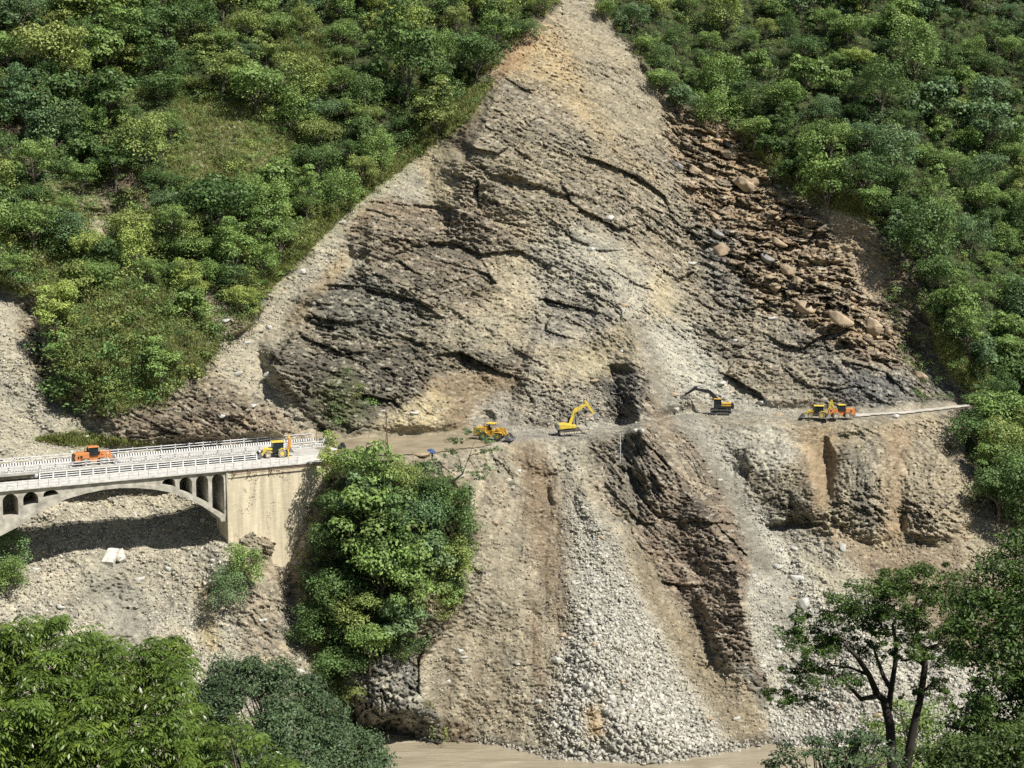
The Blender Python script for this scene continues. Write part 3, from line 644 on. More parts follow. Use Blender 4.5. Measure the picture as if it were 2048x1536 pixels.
def masonry_mat():
    m = bpy.data.materials.new("pale_masonry"); m.use_nodes = True; nt = m.node_tree; L = nt.links
    b = nt.nodes["Principled BSDF"]; b.inputs["Roughness"].default_value = .9; b.inputs["Specular IOR Level"].default_value = .2
    tc = nt.nodes.new("ShaderNodeTexCoord"); br = nt.nodes.new("ShaderNodeTexBrick")
    br.inputs["Scale"].default_value = 1.0; br.inputs["Brick Width"].default_value = .7; br.inputs["Row Height"].default_value = .3
    br.inputs["Mortar Size"].default_value = .025; br.inputs["Color1"].default_value = (.66, .585, .43, 1); br.inputs["Color2"].default_value = (.58, .51, .37, 1)
    br.inputs["Mortar"].default_value = (.62, .56, .42, 1)
    sx = nt.nodes.new("ShaderNodeSeparateXYZ"); cx = nt.nodes.new("ShaderNodeCombineXYZ")
    L.new(tc.outputs["Object"], sx.inputs[0]); L.new(sx.outputs[0], cx.inputs[0]); L.new(sx.outputs[2], cx.inputs[1]); L.new(cx.outputs[0], br.inputs["Vector"])
    # patches where the render has fallen and dark joints show
    n = nt.nodes.new("ShaderNodeTexNoise"); n.inputs["Scale"].default_value = .35; n.inputs["Detail"].default_value = 7; L.new(tc.outputs["Object"], n.inputs["Vector"])
    st = nt.nodes.new("ShaderNodeTexNoise"); mp = nt.nodes.new("ShaderNodeMapping"); mp.inputs["Scale"].default_value = (1.3, 1.3, .07)
    L.new(tc.outputs["Object"], mp.inputs[0]); L.new(mp.outputs[0], st.inputs["Vector"]); st.inputs["Scale"].default_value = 1; st.inputs["Detail"].default_value = 5
    r = nt.nodes.new("ShaderNodeMapRange"); r.inputs[1].default_value = .35; r.inputs[2].default_value = .65; r.inputs[3].default_value = .76; r.inputs[4].default_value = 1.1
    L.new(st.outputs["Fac"], r.inputs[0])
    sc = nt.nodes.new("ShaderNodeVectorMath"); sc.operation = 'SCALE'; L.new(br.outputs["Color"], sc.inputs[0]); L.new(r.outputs[0], sc.inputs["Scale"])
    r2 = nt.nodes.new("ShaderNodeValToRGB"); r2.color_ramp.elements[0].position = .52; r2.color_ramp.elements[1].position = .62
    L.new(n.outputs["Fac"], r2.inputs[0])
    mul = nt.nodes.new("ShaderNodeMath"); mul.operation = 'MULTIPLY'
    f2 = nt.nodes.new("ShaderNodeTexNoise"); f2.inputs["Scale"].default_value = 3.2; L.new(tc.outputs["Object"], f2.inputs["Vector"])
    g = nt.nodes.new("ShaderNodeMath"); g.operation = 'GREATER_THAN'; g.inputs[1].default_value = .56; L.new(f2.outputs["Fac"], g.inputs[0])
    L.new(g.outputs[0], mul.inputs[0]); L.new(r2.outputs[0], mul.inputs[1])
    mx = nt.nodes.new("ShaderNodeMix"); mx.data_type = 'RGBA'; L.new(mul.outputs[0], mx.inputs[0]); L.new(sc.outputs[0], mx.inputs[6]); mx.inputs[7].default_value = (.19, .16, .12, 1)
    L.new(mx.outputs[2], b.inputs["Base Color"])
    bp = nt.nodes.new("ShaderNodeBump"); bp.inputs["Strength"].default_value = .4; bp.inputs["Distance"].default_value = .05
    L.new(br.outputs["Fac"], bp.inputs["Height"]); bp.invert = True; L.new(bp.outputs[0], b.inputs["Normal"])
    return m
M['masonry'] = masonry_mat()

def stripe_mat(period):
    m = bpy.data.materials.new("black_and_white_kerb_paint"); m.use_nodes = True; nt = m.node_tree; L = nt.links
    b = nt.nodes["Principled BSDF"]; b.inputs["Roughness"].default_value = .7
    tc = nt.nodes.new("ShaderNodeTexCoord"); sx = nt.nodes.new("ShaderNodeSeparateXYZ"); L.new(tc.outputs["Object"], sx.inputs[0])
    d = nt.nodes.new("ShaderNodeMath"); d.operation = 'DIVIDE'; d.inputs[1].default_value = period; L.new(sx.outputs[0], d.inputs[0])
    f = nt.nodes.new("ShaderNodeMath"); f.operation = 'FRACT'; L.new(d.outputs[0], f.inputs[0])
    g = nt.nodes.new("ShaderNodeMath"); g.operation = 'GREATER_THAN'; g.inputs[1].default_value = .42; L.new(f.outputs[0], g.inputs[0])
    mx = nt.nodes.new("ShaderNodeMix"); mx.data_type = 'RGBA'; L.new(g.outputs[0], mx.inputs[0])
    mx.inputs[6].default_value = (.05, .05, .06, 1); mx.inputs[7].default_value = (.70, .70, .68, 1); L.new(mx.outputs[2], b.inputs["Base Color"])
    return m
M['stripe'] = stripe_mat(.46)
M['road'] = mat("muddy_road", (.27, .225, .15), .75, noise=.22, nscale=.25, dirt=(.19, .155, .10))
M['road_pale'] = mat("dusty_pale_road", (.50, .475, .42), .95, noise=.12, nscale=.4, dirt=(.36, .33, .28))
M['deck'] = mat("grey_deck", (.46, .45, .42), .9, noise=.15, nscale=.5, dirt=(.33, .31, .27))
# ------------------------------------------------------------------ bridges
BA = math.radians(27.5)
O3 = on_z(0, 980); UD = Vector((math.cos(BA), math.sin(BA), 0)); VD = Vector((-math.sin(BA), math.cos(BA), 0))
def uv(p):
    d = p - O3; return d.dot(UD), d.dot(VD), p.z
def on_front(px, py, v=0.0):
    """photo point -> (u, z) on the vertical plane v=const of the bridge"""
    rx, rz = rays(px, py); n = VD; o = Vector((0, 0, CAMZ)); d = Vector((float(rx), 1.0, float(rz)))
    t = ((O3 + VD * v) - o).dot(n) / d.dot(n); p = o + d * t
    return (p - O3).dot(UD), p.z
ab = empty("arch_bridge", O3, BA)
tag(ab, "old weathered concrete arch bridge with small arched openings, nearer of the two bridges", "bridge")
C = lambda x, y: (x / 2.9257, 840 + y / 2.9257)     # enlarged crop -> photo
intr = [(-330, 1010), (-250, 900), (-160, 790), (-80, 722), (0, 680), (100, 628), (190, 566), (280, 512), (390, 462), (500, 430), (600, 409), (700, 398), (800, 398), (900, 406), (980, 420), (1050, 442), (1120, 470), (1180, 502), (1240, 540), (1290, 576)]
intr = [on_front(*C(*q)) for q in intr]
uR, zR = intr[-1]
top = .0 - .25
uA = on_front(*C(1326, 300))[0]
outer = [(-22, top), (-22, -34), (intr[0][0] - .6, -34)] + intr + [(uR + .15, zR - .6), (uA, zR - .6), (uA, top)]
def arch_hole(xl, xr, ytop, ybl, ybr):
    """round-headed opening from enlarged-crop numbers"""
    ul, _ = on_front(*C(xl, ybl)); ur, _ = on_front(*C(xr, ybr)); _, zl = on_front(*C(xl, ybl)); _, zr = on_front(*C(xr, ybr))
    _, zt = on_front(*C((xl + xr) / 2, ytop)); r = (ur - ul) / 2; c = (ul + ur) / 2; h = min(r, zt - max(zl, zr) - .1)
    pts = [(ul, zl)]
    if zt - h > zl + .05: pts.append((ul, zt - h))
    for k in range(1, 12):
        a = math.pi - math.pi * k / 12; pts.append((c + r * math.cos(a), zt - h + h * math.sin(a)))
    if zt - h > zr + .05: pts.append((ur, zt - h))
    pts.append((ur, zr)); return pts
holes = [arch_hole(*q) for q in ((20, 110, 433, 580, 556), (138, 226, 422, 514, 488), (255, 342, 411, 458, 436), (950, 1028, 345, 376, 392), (1052, 1127, 335, 412, 436),
                                 (1150, 1222, 325, 455, 484), (1245, 1316, 316, 518, 552))]
holes += [[(h0 - 3.3 * k, z) for h0, z in holes[0]] for k in ()]
def solid_with_holes(outer, holes, y0, y1):
    loops = [outer] + holes; flat = [p for l in loops for p in l]
    tris = tessellate_polygon([[Vector((x, z, 0)) for x, z in l] for l in loops])
    n = len(flat); mb = MB(); vs = [(x, y0, z) for x, z in flat] + [(x, y1, z) for x, z in flat]
    fs = [tuple(t) for t in tris] + [tuple(i + n for i in t[::-1]) for t in tris]; o = 0
    for l in loops:
        k = len(l); fs += [(o + i, o + (i + 1) % k, o + (i + 1) % k + n, o + i + n) for i in range(k)]; o += k
    return mb.poly(vs, fs)
FV = 6.0
sp = solid_with_holes(outer, holes, 0.12, FV - .12)
sp.build("spandrel_wall", M['conc'], ab)
solid_with_holes(outer, [], FV - .118, FV + .12).build("added_back_wall", M['conc'], ab)  # added blank wall behind the openings, keeps their insides dark
# raised arch rib just proud of the wall
rib = MB(); n = len(intr)
for i in range(4, n - 1):
    a, b = Vector((intr[i][0], 0, intr[i][1])), Vector((intr[i + 1][0], 0, intr[i + 1][1]))
    def nrm(k):
        p = Vector((intr[min(k + 1, n - 1)][0] - intr[max(k - 1, 0)][0], 0, intr[min(k + 1, n - 1)][1] - intr[max(k - 1, 0)][1])).normalized()
        return Vector((-p.z, 0, p.x)) * .62
    for y0, y1 in ((-.02, .12),):
        A = [a, b, b + nrm(i + 1), a + nrm(i)]
        rib.poly([p + Vector((0, y0, 0)) for p in A] + [p + Vector((0, y1, 0)) for p in A], [(0, 1, 2, 3), (7, 6, 5, 4), (0, 4, 5, 1), (1, 5, 6, 2), (2, 6, 7, 3), (3, 7, 4, 0)])
rib.build("arch_rib", M['conc'], ab)
mb = MB()
mb.box(-22, uA - .02, -.35, FV + .25, -.25, -.003)
mb.build("deck_slab", M['concw'], ab, bevel=.03)
MB().box(-22, uA - .02, -.02, .10, -.40, -.252).build("string_course", M['conc'], ab)
def repeat(name, mb, m, parent, locs, bevel=0.0, mats=None):
    """one piece copied to every spot, each copy a part of its own"""
    o = mb.build(name, m, parent, bevel=bevel)
    o.location = locs[0]
    for l in locs[1:]:
        c = o.copy(); COL.objects.link(c); c.parent = parent; c.location = l
    return o
# railing on the far edge: white, three rails
u0, u1 = on_front(79, 952, FV)[0], on_front(513, 915, FV)[0]
fr_ = empty("railing"); fr_.parent = ab
n = 17
repeat("post", MB().box(-.09, .09, FV - .15, FV + .05, 0, 1.12), M['white'], fr_, [(u0 + (u1 - u0) * i / n, 0, 0) for i in range(n + 1)])
for z in (.28, .66, 1.05):
    MB().box(u0, u1, FV - .1, FV - .0, z - .065, z + .065).build("rail", M['white'], fr_)
# thin wire fence along the near edge
fe = empty("edge_fence"); fe.parent = ab
uend = on_front(628, 921)[0]
repeat("thin_post", MB().tube([(0, -.22, 0), (.02, -.24, 1.05)], .028, 5), M['rust'], fe, [(-20 + 1.62 * k, 0, 0) for k in range(int((uend + 20) / 1.62))])
for z in (.5, 1.0):
    MB().tube([(-20 + i * 2, -.22 - .03 * math.sin(i * 1.7), z - .04 * (i % 2)) for i in range(int((uend + 20) / 2))], .014, 4).build("wire", M['rust'], fe)
# abutment: big pale masonry wall with its end face towards the arch
am = empty("bridge_abutment", O3, BA); tag(am, "tall pale masonry abutment wall at the right end of the arch bridge", "wall")
uE = on_front(648, 930)[0]
zB = on_front(443, 1120)[1]
bat = .5   # slight batter at the foot
mw = MB()
vs = [(uA, 0.0, top), (uE + 6, 0.0, top), (uE + 6, -1.2, -24), (uA - .35, -1.2, -24), (uA, 5.9, top), (uE + 6, 5.9, top), (uE + 6, 5.9, -24), (uA - .35, 5.9, -24)]
mw.poly(vs, [(0, 3, 2, 1), (4, 5, 6, 7), (0, 1, 5, 4), (1, 2, 6, 5), (2, 3, 7, 6), (3, 0, 4, 7)])
mw.build("masonry_wall", M['masonry'], am)
MB().box(uA + .003, uE + 6, -.4, FV + .25, -.25, -.006).build("wall_cap", M['concw'], am, bevel=.03)
pf = MB(); pf.box(uA - .10, uA + .22, -.14, -.002, zR - 1.2, top - .01)
pf.build("corner_pilaster", M['conc'], am)
# pipe on brackets along the wall head
pp = MB(); pp.tube([(uA + .5, -.75, -.62), (uA + 5, -.72, -.55), (uA + 10, -.72, -.5), (uE - .5, -.75, -.35)], .06, 6)
pp.tube([(uA + .3, -.55, -.95), (uA + 5, -.6, -.85), (uE - .5, -.65, -.7)], .05, 6)
pp.build("pipe", M['rust'], am)
for uu in (uA + .9, uA + 3.6, uA + 7.4):
    b = MB(); b.beam((uu, -.02, -.3), (uu + .35, -.85, -.75), .09); b.beam((uu + .35, -.85, -.75), (uu - .1, -.15, -1.7), .07); b.beam((uu, -.02, -.45), (uu + .5, -.3, -1.1), .07)
    b.build("bracket", M['rust'], am)

# ---- rear girder bridge
V0, V1 = 12.4, 21.2
gb = empty("girder_bridge", O3, BA); tag(gb, "flat white girder bridge with striped kerb, behind the arch bridge", "bridge")
uK = 60.5
MB().box(-30, uK, V0, V1, -.35, -.002).build("deck_slab", M['deck'], gb, bevel=.03)
for gv in (V0 + 3.0, V0 + 5.5):
    MB().box(-30, uK - 10, gv, gv + .4, -1.5, -.352).build("girder", M['conc'], gb)
MB().box(-30, uK, V0 + .003, V0 + 1.25, 0, .22).build("footway", M['concw'], gb, bevel=.03)
MB().box(-30, uK, V1 - 1.45, V1 - 1.0, 0, .42).build("striped_kerb", M['stripe'], gb)
MB().box(-30, uK, V1 - .98, V1 - .003, 0, .20).build("verge_slab", M['concw'], gb)
MB().box(-30, uK, V0 + 1.27, V0 + 1.5, 0, .25).build("kerb", M['stripe'], gb)
def railing(v, z, name_group):
    e = empty("railing"); e.parent = gb
    n = 34
    o = repeat("post", MB().box(-.10, .10, v - .09, v + .09, z, z + 1.05).box(-.05, .13, v - .125, v - .092, z + .38, z + .5).box(-.05, .13, v - .125, v - .092, z + .78, z + .9),
               M['white'], e, [(-27 + i * (uK + 26.5) / n, 0, 0) for i in range(n + 1)])
    o.data.materials.append(M['black'])
    for i, p in enumerate(o.data.polygons): p.material_index = 1 if i >= 6 else 0
    for h in (.46, .9):
        MB().box(-28, uK, v - .075, v + .055, z + h - .06, z + h + .06).build("rail", M['white'], e)
railing(V0 + .15, .22, 0); railing(V1 - .15, .20, 0)
# approach slab joining both bridges to the road
ap = MB(); ap.box(on_front(524, 914, FV)[0], uE + 4, 6.27, V0 - .01, -.5, -.010)
ap.build("approach_slab", M['deck'], am)

# ------------------------------------------------------------------ road
def strip(name, pxs, ff, fb, z, m, wob=.3):
    v = []; f = []
    nb_ = 7
    for i, p in enumerate(pxs):
        a = on_z(p, ff(p), z); b = on_z(p, fb(p), z)
        for k in range(nb_):
            q = a.lerp(b, k / (nb_ - 1)); 
            if k in (0, nb_ - 1): q.y += wob * math.sin(p * .35 + k) + wob * .6 * math.sin(p * .13 + 2 * k)
            v.append(q)
    for i in range(len(pxs) - 1):
        for k in range(nb_ - 1): a = i * nb_ + k; f.append((a, a + nb_, a + nb_ + 1, a + 1))
    me = bpy.data.meshes.new(name); me.from_pydata(v, [], f); me.materials.append(m)
    o = bpy.data.objects.new(name, me); COL.objects.link(o); return o
fF = lambda p: float(interp_line(p, ROADF)); fB = lambda p: float(interp_line(p, ROADB))
rd = strip("road", np.arange(668, 985, 4), lambda p: fF(p) - 2.5, lambda p: fB(p) + 1.2, .16, M['road'])
tag(rd, "wet muddy road bench leading to the slide", kind="structure")
rd2 = strip("road", np.arange(1708, 1944, 4), lambda p: fF(p) - 4 - 2 * (p < 1800), lambda p: fB(p) + 1.5, .22, M['road_pale'], .25)
tag(rd2, "pale dusty road curving off to the right", kind="structure")

# ------------------------------------------------------------------ street things
# leaning lamp pole with a forked foot
def pole_forked():
    b = on_z(774, 912, .1); e = empty("utility_pole", b)
    tag(e, "thin rusty lamp pole with forked foot beside the muddy road", "pole")
    p = MB(); p.beam((-.28, 0, 0), (-.10, 0, 4.0), .13); p.beam((.28, 0, 0), (.04, 0, 4.0), .13)
    for z in (1.0, 2.0, 3.0): p.beam((-.24 + z * .05, 0, z), (.24 - z * .06, 0, z), .05)
    p.beam((-.03, 0, 4.0), (-.1, 0, 8.0), .16); p.build("mast", M['rust'], e)
    a = MB(); a.beam((-.1, 0, 7.75), (-.75, -.1, 7.95), .07); a.build("arm", M['rust'], e)
    MB().box(-1.0, -.25, -.22, .1, 7.95, 8.18).build("lamp_head", M['white'], e, bevel=.05)
    MB().box(.08, .3, -.12, .12, 6.1, 6.7).build("meter_box", M['white'], e, bevel=.02)
pole_forked()
def timber_pole():
    b = surf(2003, 792); e = empty("utility_pole", b)
    tag(e, "grey timber pole with crossarm and stay wire among shrubs on the right", "pole")
    MB().tube([(0, 0, -1), (.15, 0, 4), (.35, 0, 7.2)], [.16, .14, .11], 8).build("mast", M['wood'], e)
    MB().beam((-1.6, 0, .9), (1.2, 0, 1.0), .12).beam((-.5, 0, 6.6), (1.2, 0, 6.7), .1).build("crossarm", M['wood'], e)
    MB().tube([(.3, 0, 5.2), (-2.2, -.3, -.2)], .03, 5).build("stay_wire", M['steel'], e)
timber_pole()
def thin_pole():
    b = surf(1240, 921); 
    o = MB().tube([(0, -.4, -.5), (.05, -.5, 2.4), (-.02, -.3, 4.8)], .07, 6).build("survey_pole", M['white'], None); o.location = b
    tag(o, "thin white pole standing in dark rubble below the yellow excavator", "pole")
thin_pole()
def bollard():
    b = on_z(673, 897, 0); b.z = .05
    e = empty("roadside_bollard", b); tag(e, "short black and white banded bollard at the end of the railing", "bollard")
    for i in range(5): MB().disc((0, 0, .11 + .22 * i), .13, .218, 'z', 12).build("band", M['white'] if i % 2 else M['black'], e)
bollard()
def kerb_blocks():
    for i in range(4):
        p = on_z(642 + i * 6.3, 885.5 - i * .6, 0)
        e = MB().box(-.29, .29, -.2, .2, 0, .85).build("kerb_stone", M['white'] if i % 2 else M['grey'], None, bevel=.04)
        e.location = p; e.rotation_euler.z = BA
        tag(e, ["grey painted kerb stone nearest the end of the rear railing", "white painted kerb stone between the two grey ones", "grey painted kerb stone between the two white ones", "white painted kerb stone farthest from the bridge, in the striped row"][i],
            "kerb stone", "painted kerb stones at the bridge end")
kerb_blocks()
def sign_post():
    p = on_z(633, 884, 0); e = empty("marker_post", p); tag(e, "thin dark post behind the far railing at the bridge end", "post")
    MB().tube([(0, 0, 0), (0, 0, 2.6)], .05, 6).build("mast", M['rust'], e); MB().box(-.2, .2, -.03, .03, 2.3, 2.62).build("plate", M['dark'], e)
sign_post()
# tarpaulin heap
def heap(name, px, py, sx, sy, sz, m, label, cat, seed, z=None):
    r = np.random.RandomState(seed); bm_v = []; f = []
    import bmesh
    bm = bmesh.new(); bmesh.ops.create_icosphere(bm, subdivisions=3, radius=1)
    for v in bm.verts:
        k = 1 + .22 * math.sin(v.co.x * 5 + seed) * math.sin(v.co.y * 4.3) + .15 * math.sin(v.co.z * 7 + v.co.x * 3)
        v.co = Vector((v.co.x * sx * k, v.co.y * sy * k, max(-.25, v.co.z) * sz * k))
    me = bpy.data.meshes.new(name); bm.to_mesh(me); bm.free(); me.materials.append(m)
    o = bpy.data.objects.new(name, me); COL.objects.link(o); o.location = on_z(px, py, 0) if z is None else z
    tag(o, label, cat); return o
heap("tarpaulin_heap", 684, 899, .75, .6, 1.15, M['dark'], "black tarpaulin heap at the road edge beside the banded bollard", "tarpaulin", 3)
sl = MB().prism([(-1.1, 0), (1.2, 0), (1.0, .25), (.2, .45), (-.7, .3)], -.6, .6).build("stone_slab", M['white'], None, bevel=.05)
sl.location = on_z(662, 901, 0); tag(sl, "low white stone slab lying left of the black tarpaulin heap", "slab")
# concrete gutter pieces beside the abutment
def at_on(px, py, off=.4):
    D = surfD(px, py) - off; return at(px, py, D)
def slab_between(name, a, b, w, t, m, label, cat, up=(0, -.8, .6)):
    p = at_on(*a); q = at_on(*b); c = (p + q) / 2
    o = MB().beam(p - c, q - c, w, t, up=up).build(name, m, None, bevel=.04); o.location = c; tag(o, label, cat); return o
slab_between("drain_slab", (624, 962), (611, 992), 1.0, .4, M['concw'], "upper white concrete drain slab sloping beside the masonry abutment", "slab")
slab_between("drain_slab", (610, 995), (597, 1018), 1.0, .4, M['concw'], "lower white concrete drain slab sloping beside the masonry abutment", "slab")
slab_between("broken_block", (215, 1128), (228, 1100), 1.9, .9, M['concw'], "large broken rectangular concrete block on scree in the bridge's shadow edge", "block")
slab_between("broken_block", (246, 1122), (240, 1100), 1.1, .5, M['concw'], "small wedge of broken concrete just right of the rectangular block", "block")
# collapsed frame at the wall end
cf = empty("collapsed_scaffold", O3 + UD * (uE - .3) + VD * (-.6)); cf.rotation_euler.z = BA; tag(cf, "broken dark steel frame hanging off the end of the abutment wall", "scaffold")
MB().beam((0, 0, 1.0), (.2, -.1, -1.6), .12).beam((.2, -.1, -1.6), (.9, -.1, -3.4), .14).beam((-1.8, 0, .2), (.3, 0, .1), .1).beam((0, 0, 0), (2.1, -.3, -2.1), .16).build("strut", M['rust'], cf)
MB().box(.3, 1.9, -.2, .5, .1, .18).build("sheet", M['steel'], cf)
# hanging cable under the arch
ca_ = [at(62, 1100, 266), at(90, 1106, 262.5), at(120, 1115, 263), at(160, 1124, 264), at(230, 1128, 266), at(310, 1118, 268), at(390, 1095, 270), at(441, 1070, 271)]
cb = MB().tube(ca_, .022, 5).build("slack_cable", M['rust'], None); tag(cb, "thin slack cable sagging across the gully under the arch", "cable")
# ------------------------------------------------------------------ machines (x forward, z up, wheels at z=0)
def wheel(e, x, y, r, w, rim=None, tyre=None):
    t = MB().disc((x, y, r), r, w, 'y', 22, r_in=r * .5).build("wheel", tyre or M['tyre'], e, bevel=.05)
    s = 1 if y > 0 else -1
    MB().disc((x, y + s * w * .02, r), r * .52, w * .72, 'y', 16).disc((x, y + s * w * .36, r), r * .2, w * .2, 'y', 10).build("rim", rim or M['tyrerim'], t)
    return t
def bucket(e, x, z, w, s=1.0, m=None, name="bucket", teeth=True, flip=1):
    o = [(0, 1.05), (.05, 1.15), (-.35, .95), (-.55, .45), (-.4, .05), (0, -.1), (.95, -.12), (.95, -.04), (.1, .02), (-.25, .15), (-.4, .48), (-.25, .85)]
    b = MB().prism([(x + flip * a * s, z + c * s) for a, c in o], -w / 2, w / 2)
    side = [(0, 1.05), (-.35, .95), (-.55, .45), (-.4, .05), (0, -.1), (.95, -.1)]
    for y in (-w / 2 - .02, w / 2 - .04): b.prism([(x + flip * a * s, z + c * s) for a, c in side], y, y + .06)
    if teeth:
        for i in range(6):
            y = -w / 2 + w * (i + .5) / 6; b.box(x + flip * .9 * s, x + flip * 1.12 * s, y - .05, y + .05, z - .11 * s, z - .03 * s) if flip > 0 else b.box(x - 1.12 * s, x - .9 * s, y - .05, y + .05, z - .11 * s, z - .03 * s)
    return b.build(name, m or M['grey'], e)
def cabin(e, x0, x1, w, z0, z1, body, roof, ov=.18, glass=True):
    c = MB()
    for x in (x0, (x0 + x1) / 2, x1):
        for y in (-w / 2, w / 2): c.box(x - .05, x + .05, y - .05, y + .05, z0, z1)
    c.box(x0 - .05, x1 + .05, -w / 2 - .05, w / 2 + .05, z0 - .08, z0 + .35)
    cb = c.build("cab", body, e)
    if glass: MB().box(x0 + .03, x1 - .03, -w / 2 + .02, w / 2 - .02, z0 + .355, z1 - .01).build("window", M['glass'], cb)
    MB().box(x0 - ov, x1 + ov, -w / 2 - .12, w / 2 + .12, z1, z1 + .16).build("roof", roof, cb, bevel=.05)
    return cb
def wheel_loader(loc, rz, label, body, trim, scale=1.0, bk=None, canopy=False, tyre=None, roofm=None, lift=0.0, rot=None):
    e = empty("wheel_loader", loc, rz, rot=rot, scale=scale); tag(e, label, "loader", "construction machines on the road and bridge")
    MB().prism([(-3.35, 1.0), (-3.45, 1.75), (-3.25, 2.3), (-2.6, 2.42), (-.95, 2.5), (-.95, 1.1), (-1.3, .95), (-2.3, .95), (-2.6, .85)], -1.0, 1.0).build("engine_hood", body, e, bevel=.07)
    MB().box(-3.52, -3.43, -.85, .85, 1.15, 2.2).build("grille", M['black'], e)
    MB().box(-2.5, -2.1, -1.03, -1.004, 1.55, 2.0).box(-2.9, -2.65, -1.03, -1.004, 1.5, 1.9).box(-2.5, -2.1, 1.004, 1.03, 1.55, 2.0).build("side_vent", M['black'], e)
    MB().prism([(-3.6, .75), (-3.4, 1.0), (-2.6, .9), (-2.5, .65), (-3.3, .6)], -1.05, 1.05).build("counterweight", M['grey'], e, bevel=.04)
    MB().prism([(-.93, 1.0), (-.93, 1.9), (.6, 1.9), (1.0, 1.6), (2.2, 1.5), (2.3, .9), (1.3, .7), (-.5, .7)], -.55, .55).build("front_frame", body, e, bevel=.05)
    MB().prism([(.75, 1.5), (1.0, 2.35), (1.3, 2.45), (1.6, 1.5)], -.62, .62).build("loader_tower", body, e, bevel=.04)
    if canopy:
        c = MB()
        for x in (-.85, .45):
            for y in (-.7, .7): c.box(x - .06, x + .06, y - .06, y + .06, 1.9, 3.15)
        cb = c.build("cab_frame", body, e); MB().box(-1.05, .75, -.9, .9, 3.15, 3.33).build("roof", trim, cb, bevel=.06)
        MB().box(-.5, -.05, -.3, .3, 1.9, 2.35).box(-.55, -.42, -.3, .3, 2.35, 2.9).build("driver_seat", M['black'], e)
    else:
        cabin(e, -.9, .6, 1.5, 1.92, 3.2, M['black'], roofm or trim)
    for y in (-.62, .62):
        a = MB(); a.beam((1.15, y, 2.2), (2.35, y, 1.75 + lift), .22, .34); a.beam((2.3, y, 1.8 + lift), (3.25, y, .75 + lift), .2, .34)
        a.build("lift_arm", body, e, bevel=.02)
        MB().tube([(1.0, y * .8, 1.2), (2.3, y * .8, 1.5 + lift)], .07, 8).build("cylinder", M['steel'], e)
    MB().beam((1.5, 0, 2.35), (2.7, 0, 2.2 + lift), .2, .2).beam((2.7, 0, 2.5 + lift), (2.95, 0, 1.2 + lift), .2, .25).build("tilt_link", body, e)
    bucket(e, 3.45, .28 + lift, 2.6, .95, bk or M['grey'])
    for x in (-1.55, 1.45):
        for y in (-.95, .95):
            wheel(e, x, y, .76, .52, rim=M['tyrerim'] if tyre is None else M['yellow'], tyre=tyre)
    for x in (-1.55, 1.45):
        for y in (-1.0, 1.0): MB().prism([(x - .85, 1.45), (x - .6, 1.64), (x + .6, 1.64), (x + .85, 1.45), (x + .6, 1.56), (x - .6, 1.56)], y - .25, y + .25).build("mudguard", body, e)
    MB().beam((-.8, .5, 2.5), (-1.3, .5, 3.1), .08).box(-1.6, -1.5, -.3, -.2, 2.4, 3.0).build("exhaust", M['black'], e)
    return e
def backhoe(loc, rz, label, fold, scale=1.0, rot=None):
    e = empty("backhoe_loader", loc, rz, rot=rot, scale=scale); tag(e, label, "backhoe loader", "construction machines on the road and bridge")
    MB().prism([(.55, .75), (.55, 1.75), (1.9, 1.55), (2.3, 1.35), (2.3, .8), (1.2, .65)], -.45, .45).build("hood", M['yellow2'], e, bevel=.05)
    MB().box(-1.7, 2.0, -.42, .42, .5, .74).build("chassis", M['black'], e)
    MB().box(2.31, 2.36, -.4, .4, .85, 1.3).build("grille", M['black'], e)
    cabin(e, -1.25, .5, 1.5, 1.05, 2.65, M['black'], M['yellow2'], .22)
    for y in (-.95, .95):
        wheel(e, -1.0, y, .74, .42, rim=M['yellow2']); wheel(e, 1.45, y * .9, .5, .3)
        MB().prism([(-1.85, 1.3), (-1.6, 1.6), (-.9, 1.68), (-.35, 1.35), (-.45, 1.3), (-.95, 1.58), (-1.55, 1.5)], y - .26, y + .26).build("mudguard", M['yellow2'], e)
    for y in (-.55, .55):
        a = MB(); a.beam((.55, y, 1.55), (1.75, y, 1.55), .16, .3); a.beam((1.65, y, 1.62), (2.75, y, .45), .16, .3)
        a.build("loader_arm", M['yellow2'], e, bevel=.02); MB().tube([(.7, y, .9), (1.9, y, 1.2)], .05, 8).build("cylinder", M['steel'], e)
    bucket(e, 3.0, .22, 2.2, .75, M['grey'])
    MB().box(-2.25, -1.75, -1.0, 1.0, .5, .95).build("rear_frame", M['black'], e)
    for y in (-.95, .95): MB().box(-2.2, -2.0, y - .08, y + .08, .12, 1.35).box(-2.3, -1.9, y - .16, y + .16, .02, .1).build("stabiliser", M['yellow2'], e)
    if fold:      # boom and dipper folded upright behind the cab
        MB().beam((-2.25, 0, .8), (-2.55, 0, 2.4), .3, .42).beam((-2.55, 0, 2.3), (-2.35, 0, 3.75), .28, .38, .2, .26).build("boom", M['orange'], e, bevel=.02)
        MB().beam((-2.4, .0, 3.7), (-2.85, 0, 1.5), .24, .32, .2, .24).build("dipper_arm", M['yellow2'], e, bevel=.02)
        bucket(e, -2.75, .75, .7, .6, M['grey'], "digging_bucket", False, -1)
    else:         # boom raised in an inverted V
        MB().beam((-2.25, 0, .9), (-3.0, 0, 3.9), .34, .55, .26, .34).build("boom", M['yellow2'], e, bevel=.02)
        MB().beam((-2.95, 0, 4.1), (-3.85, 0, 1.3), .28, .46, .22, .3).build("dipper_arm", M['yellow2'], e, bevel=.02)
        MB().tube([(-2.6, 0, 3.4), (-3.3, 0, 3.6)], .07, 8).build("cylinder", M['steel'], e)
        bucket(e, -3.7, .55, .8, .7, M['grey'], "digging_bucket", False, -1)
    return e
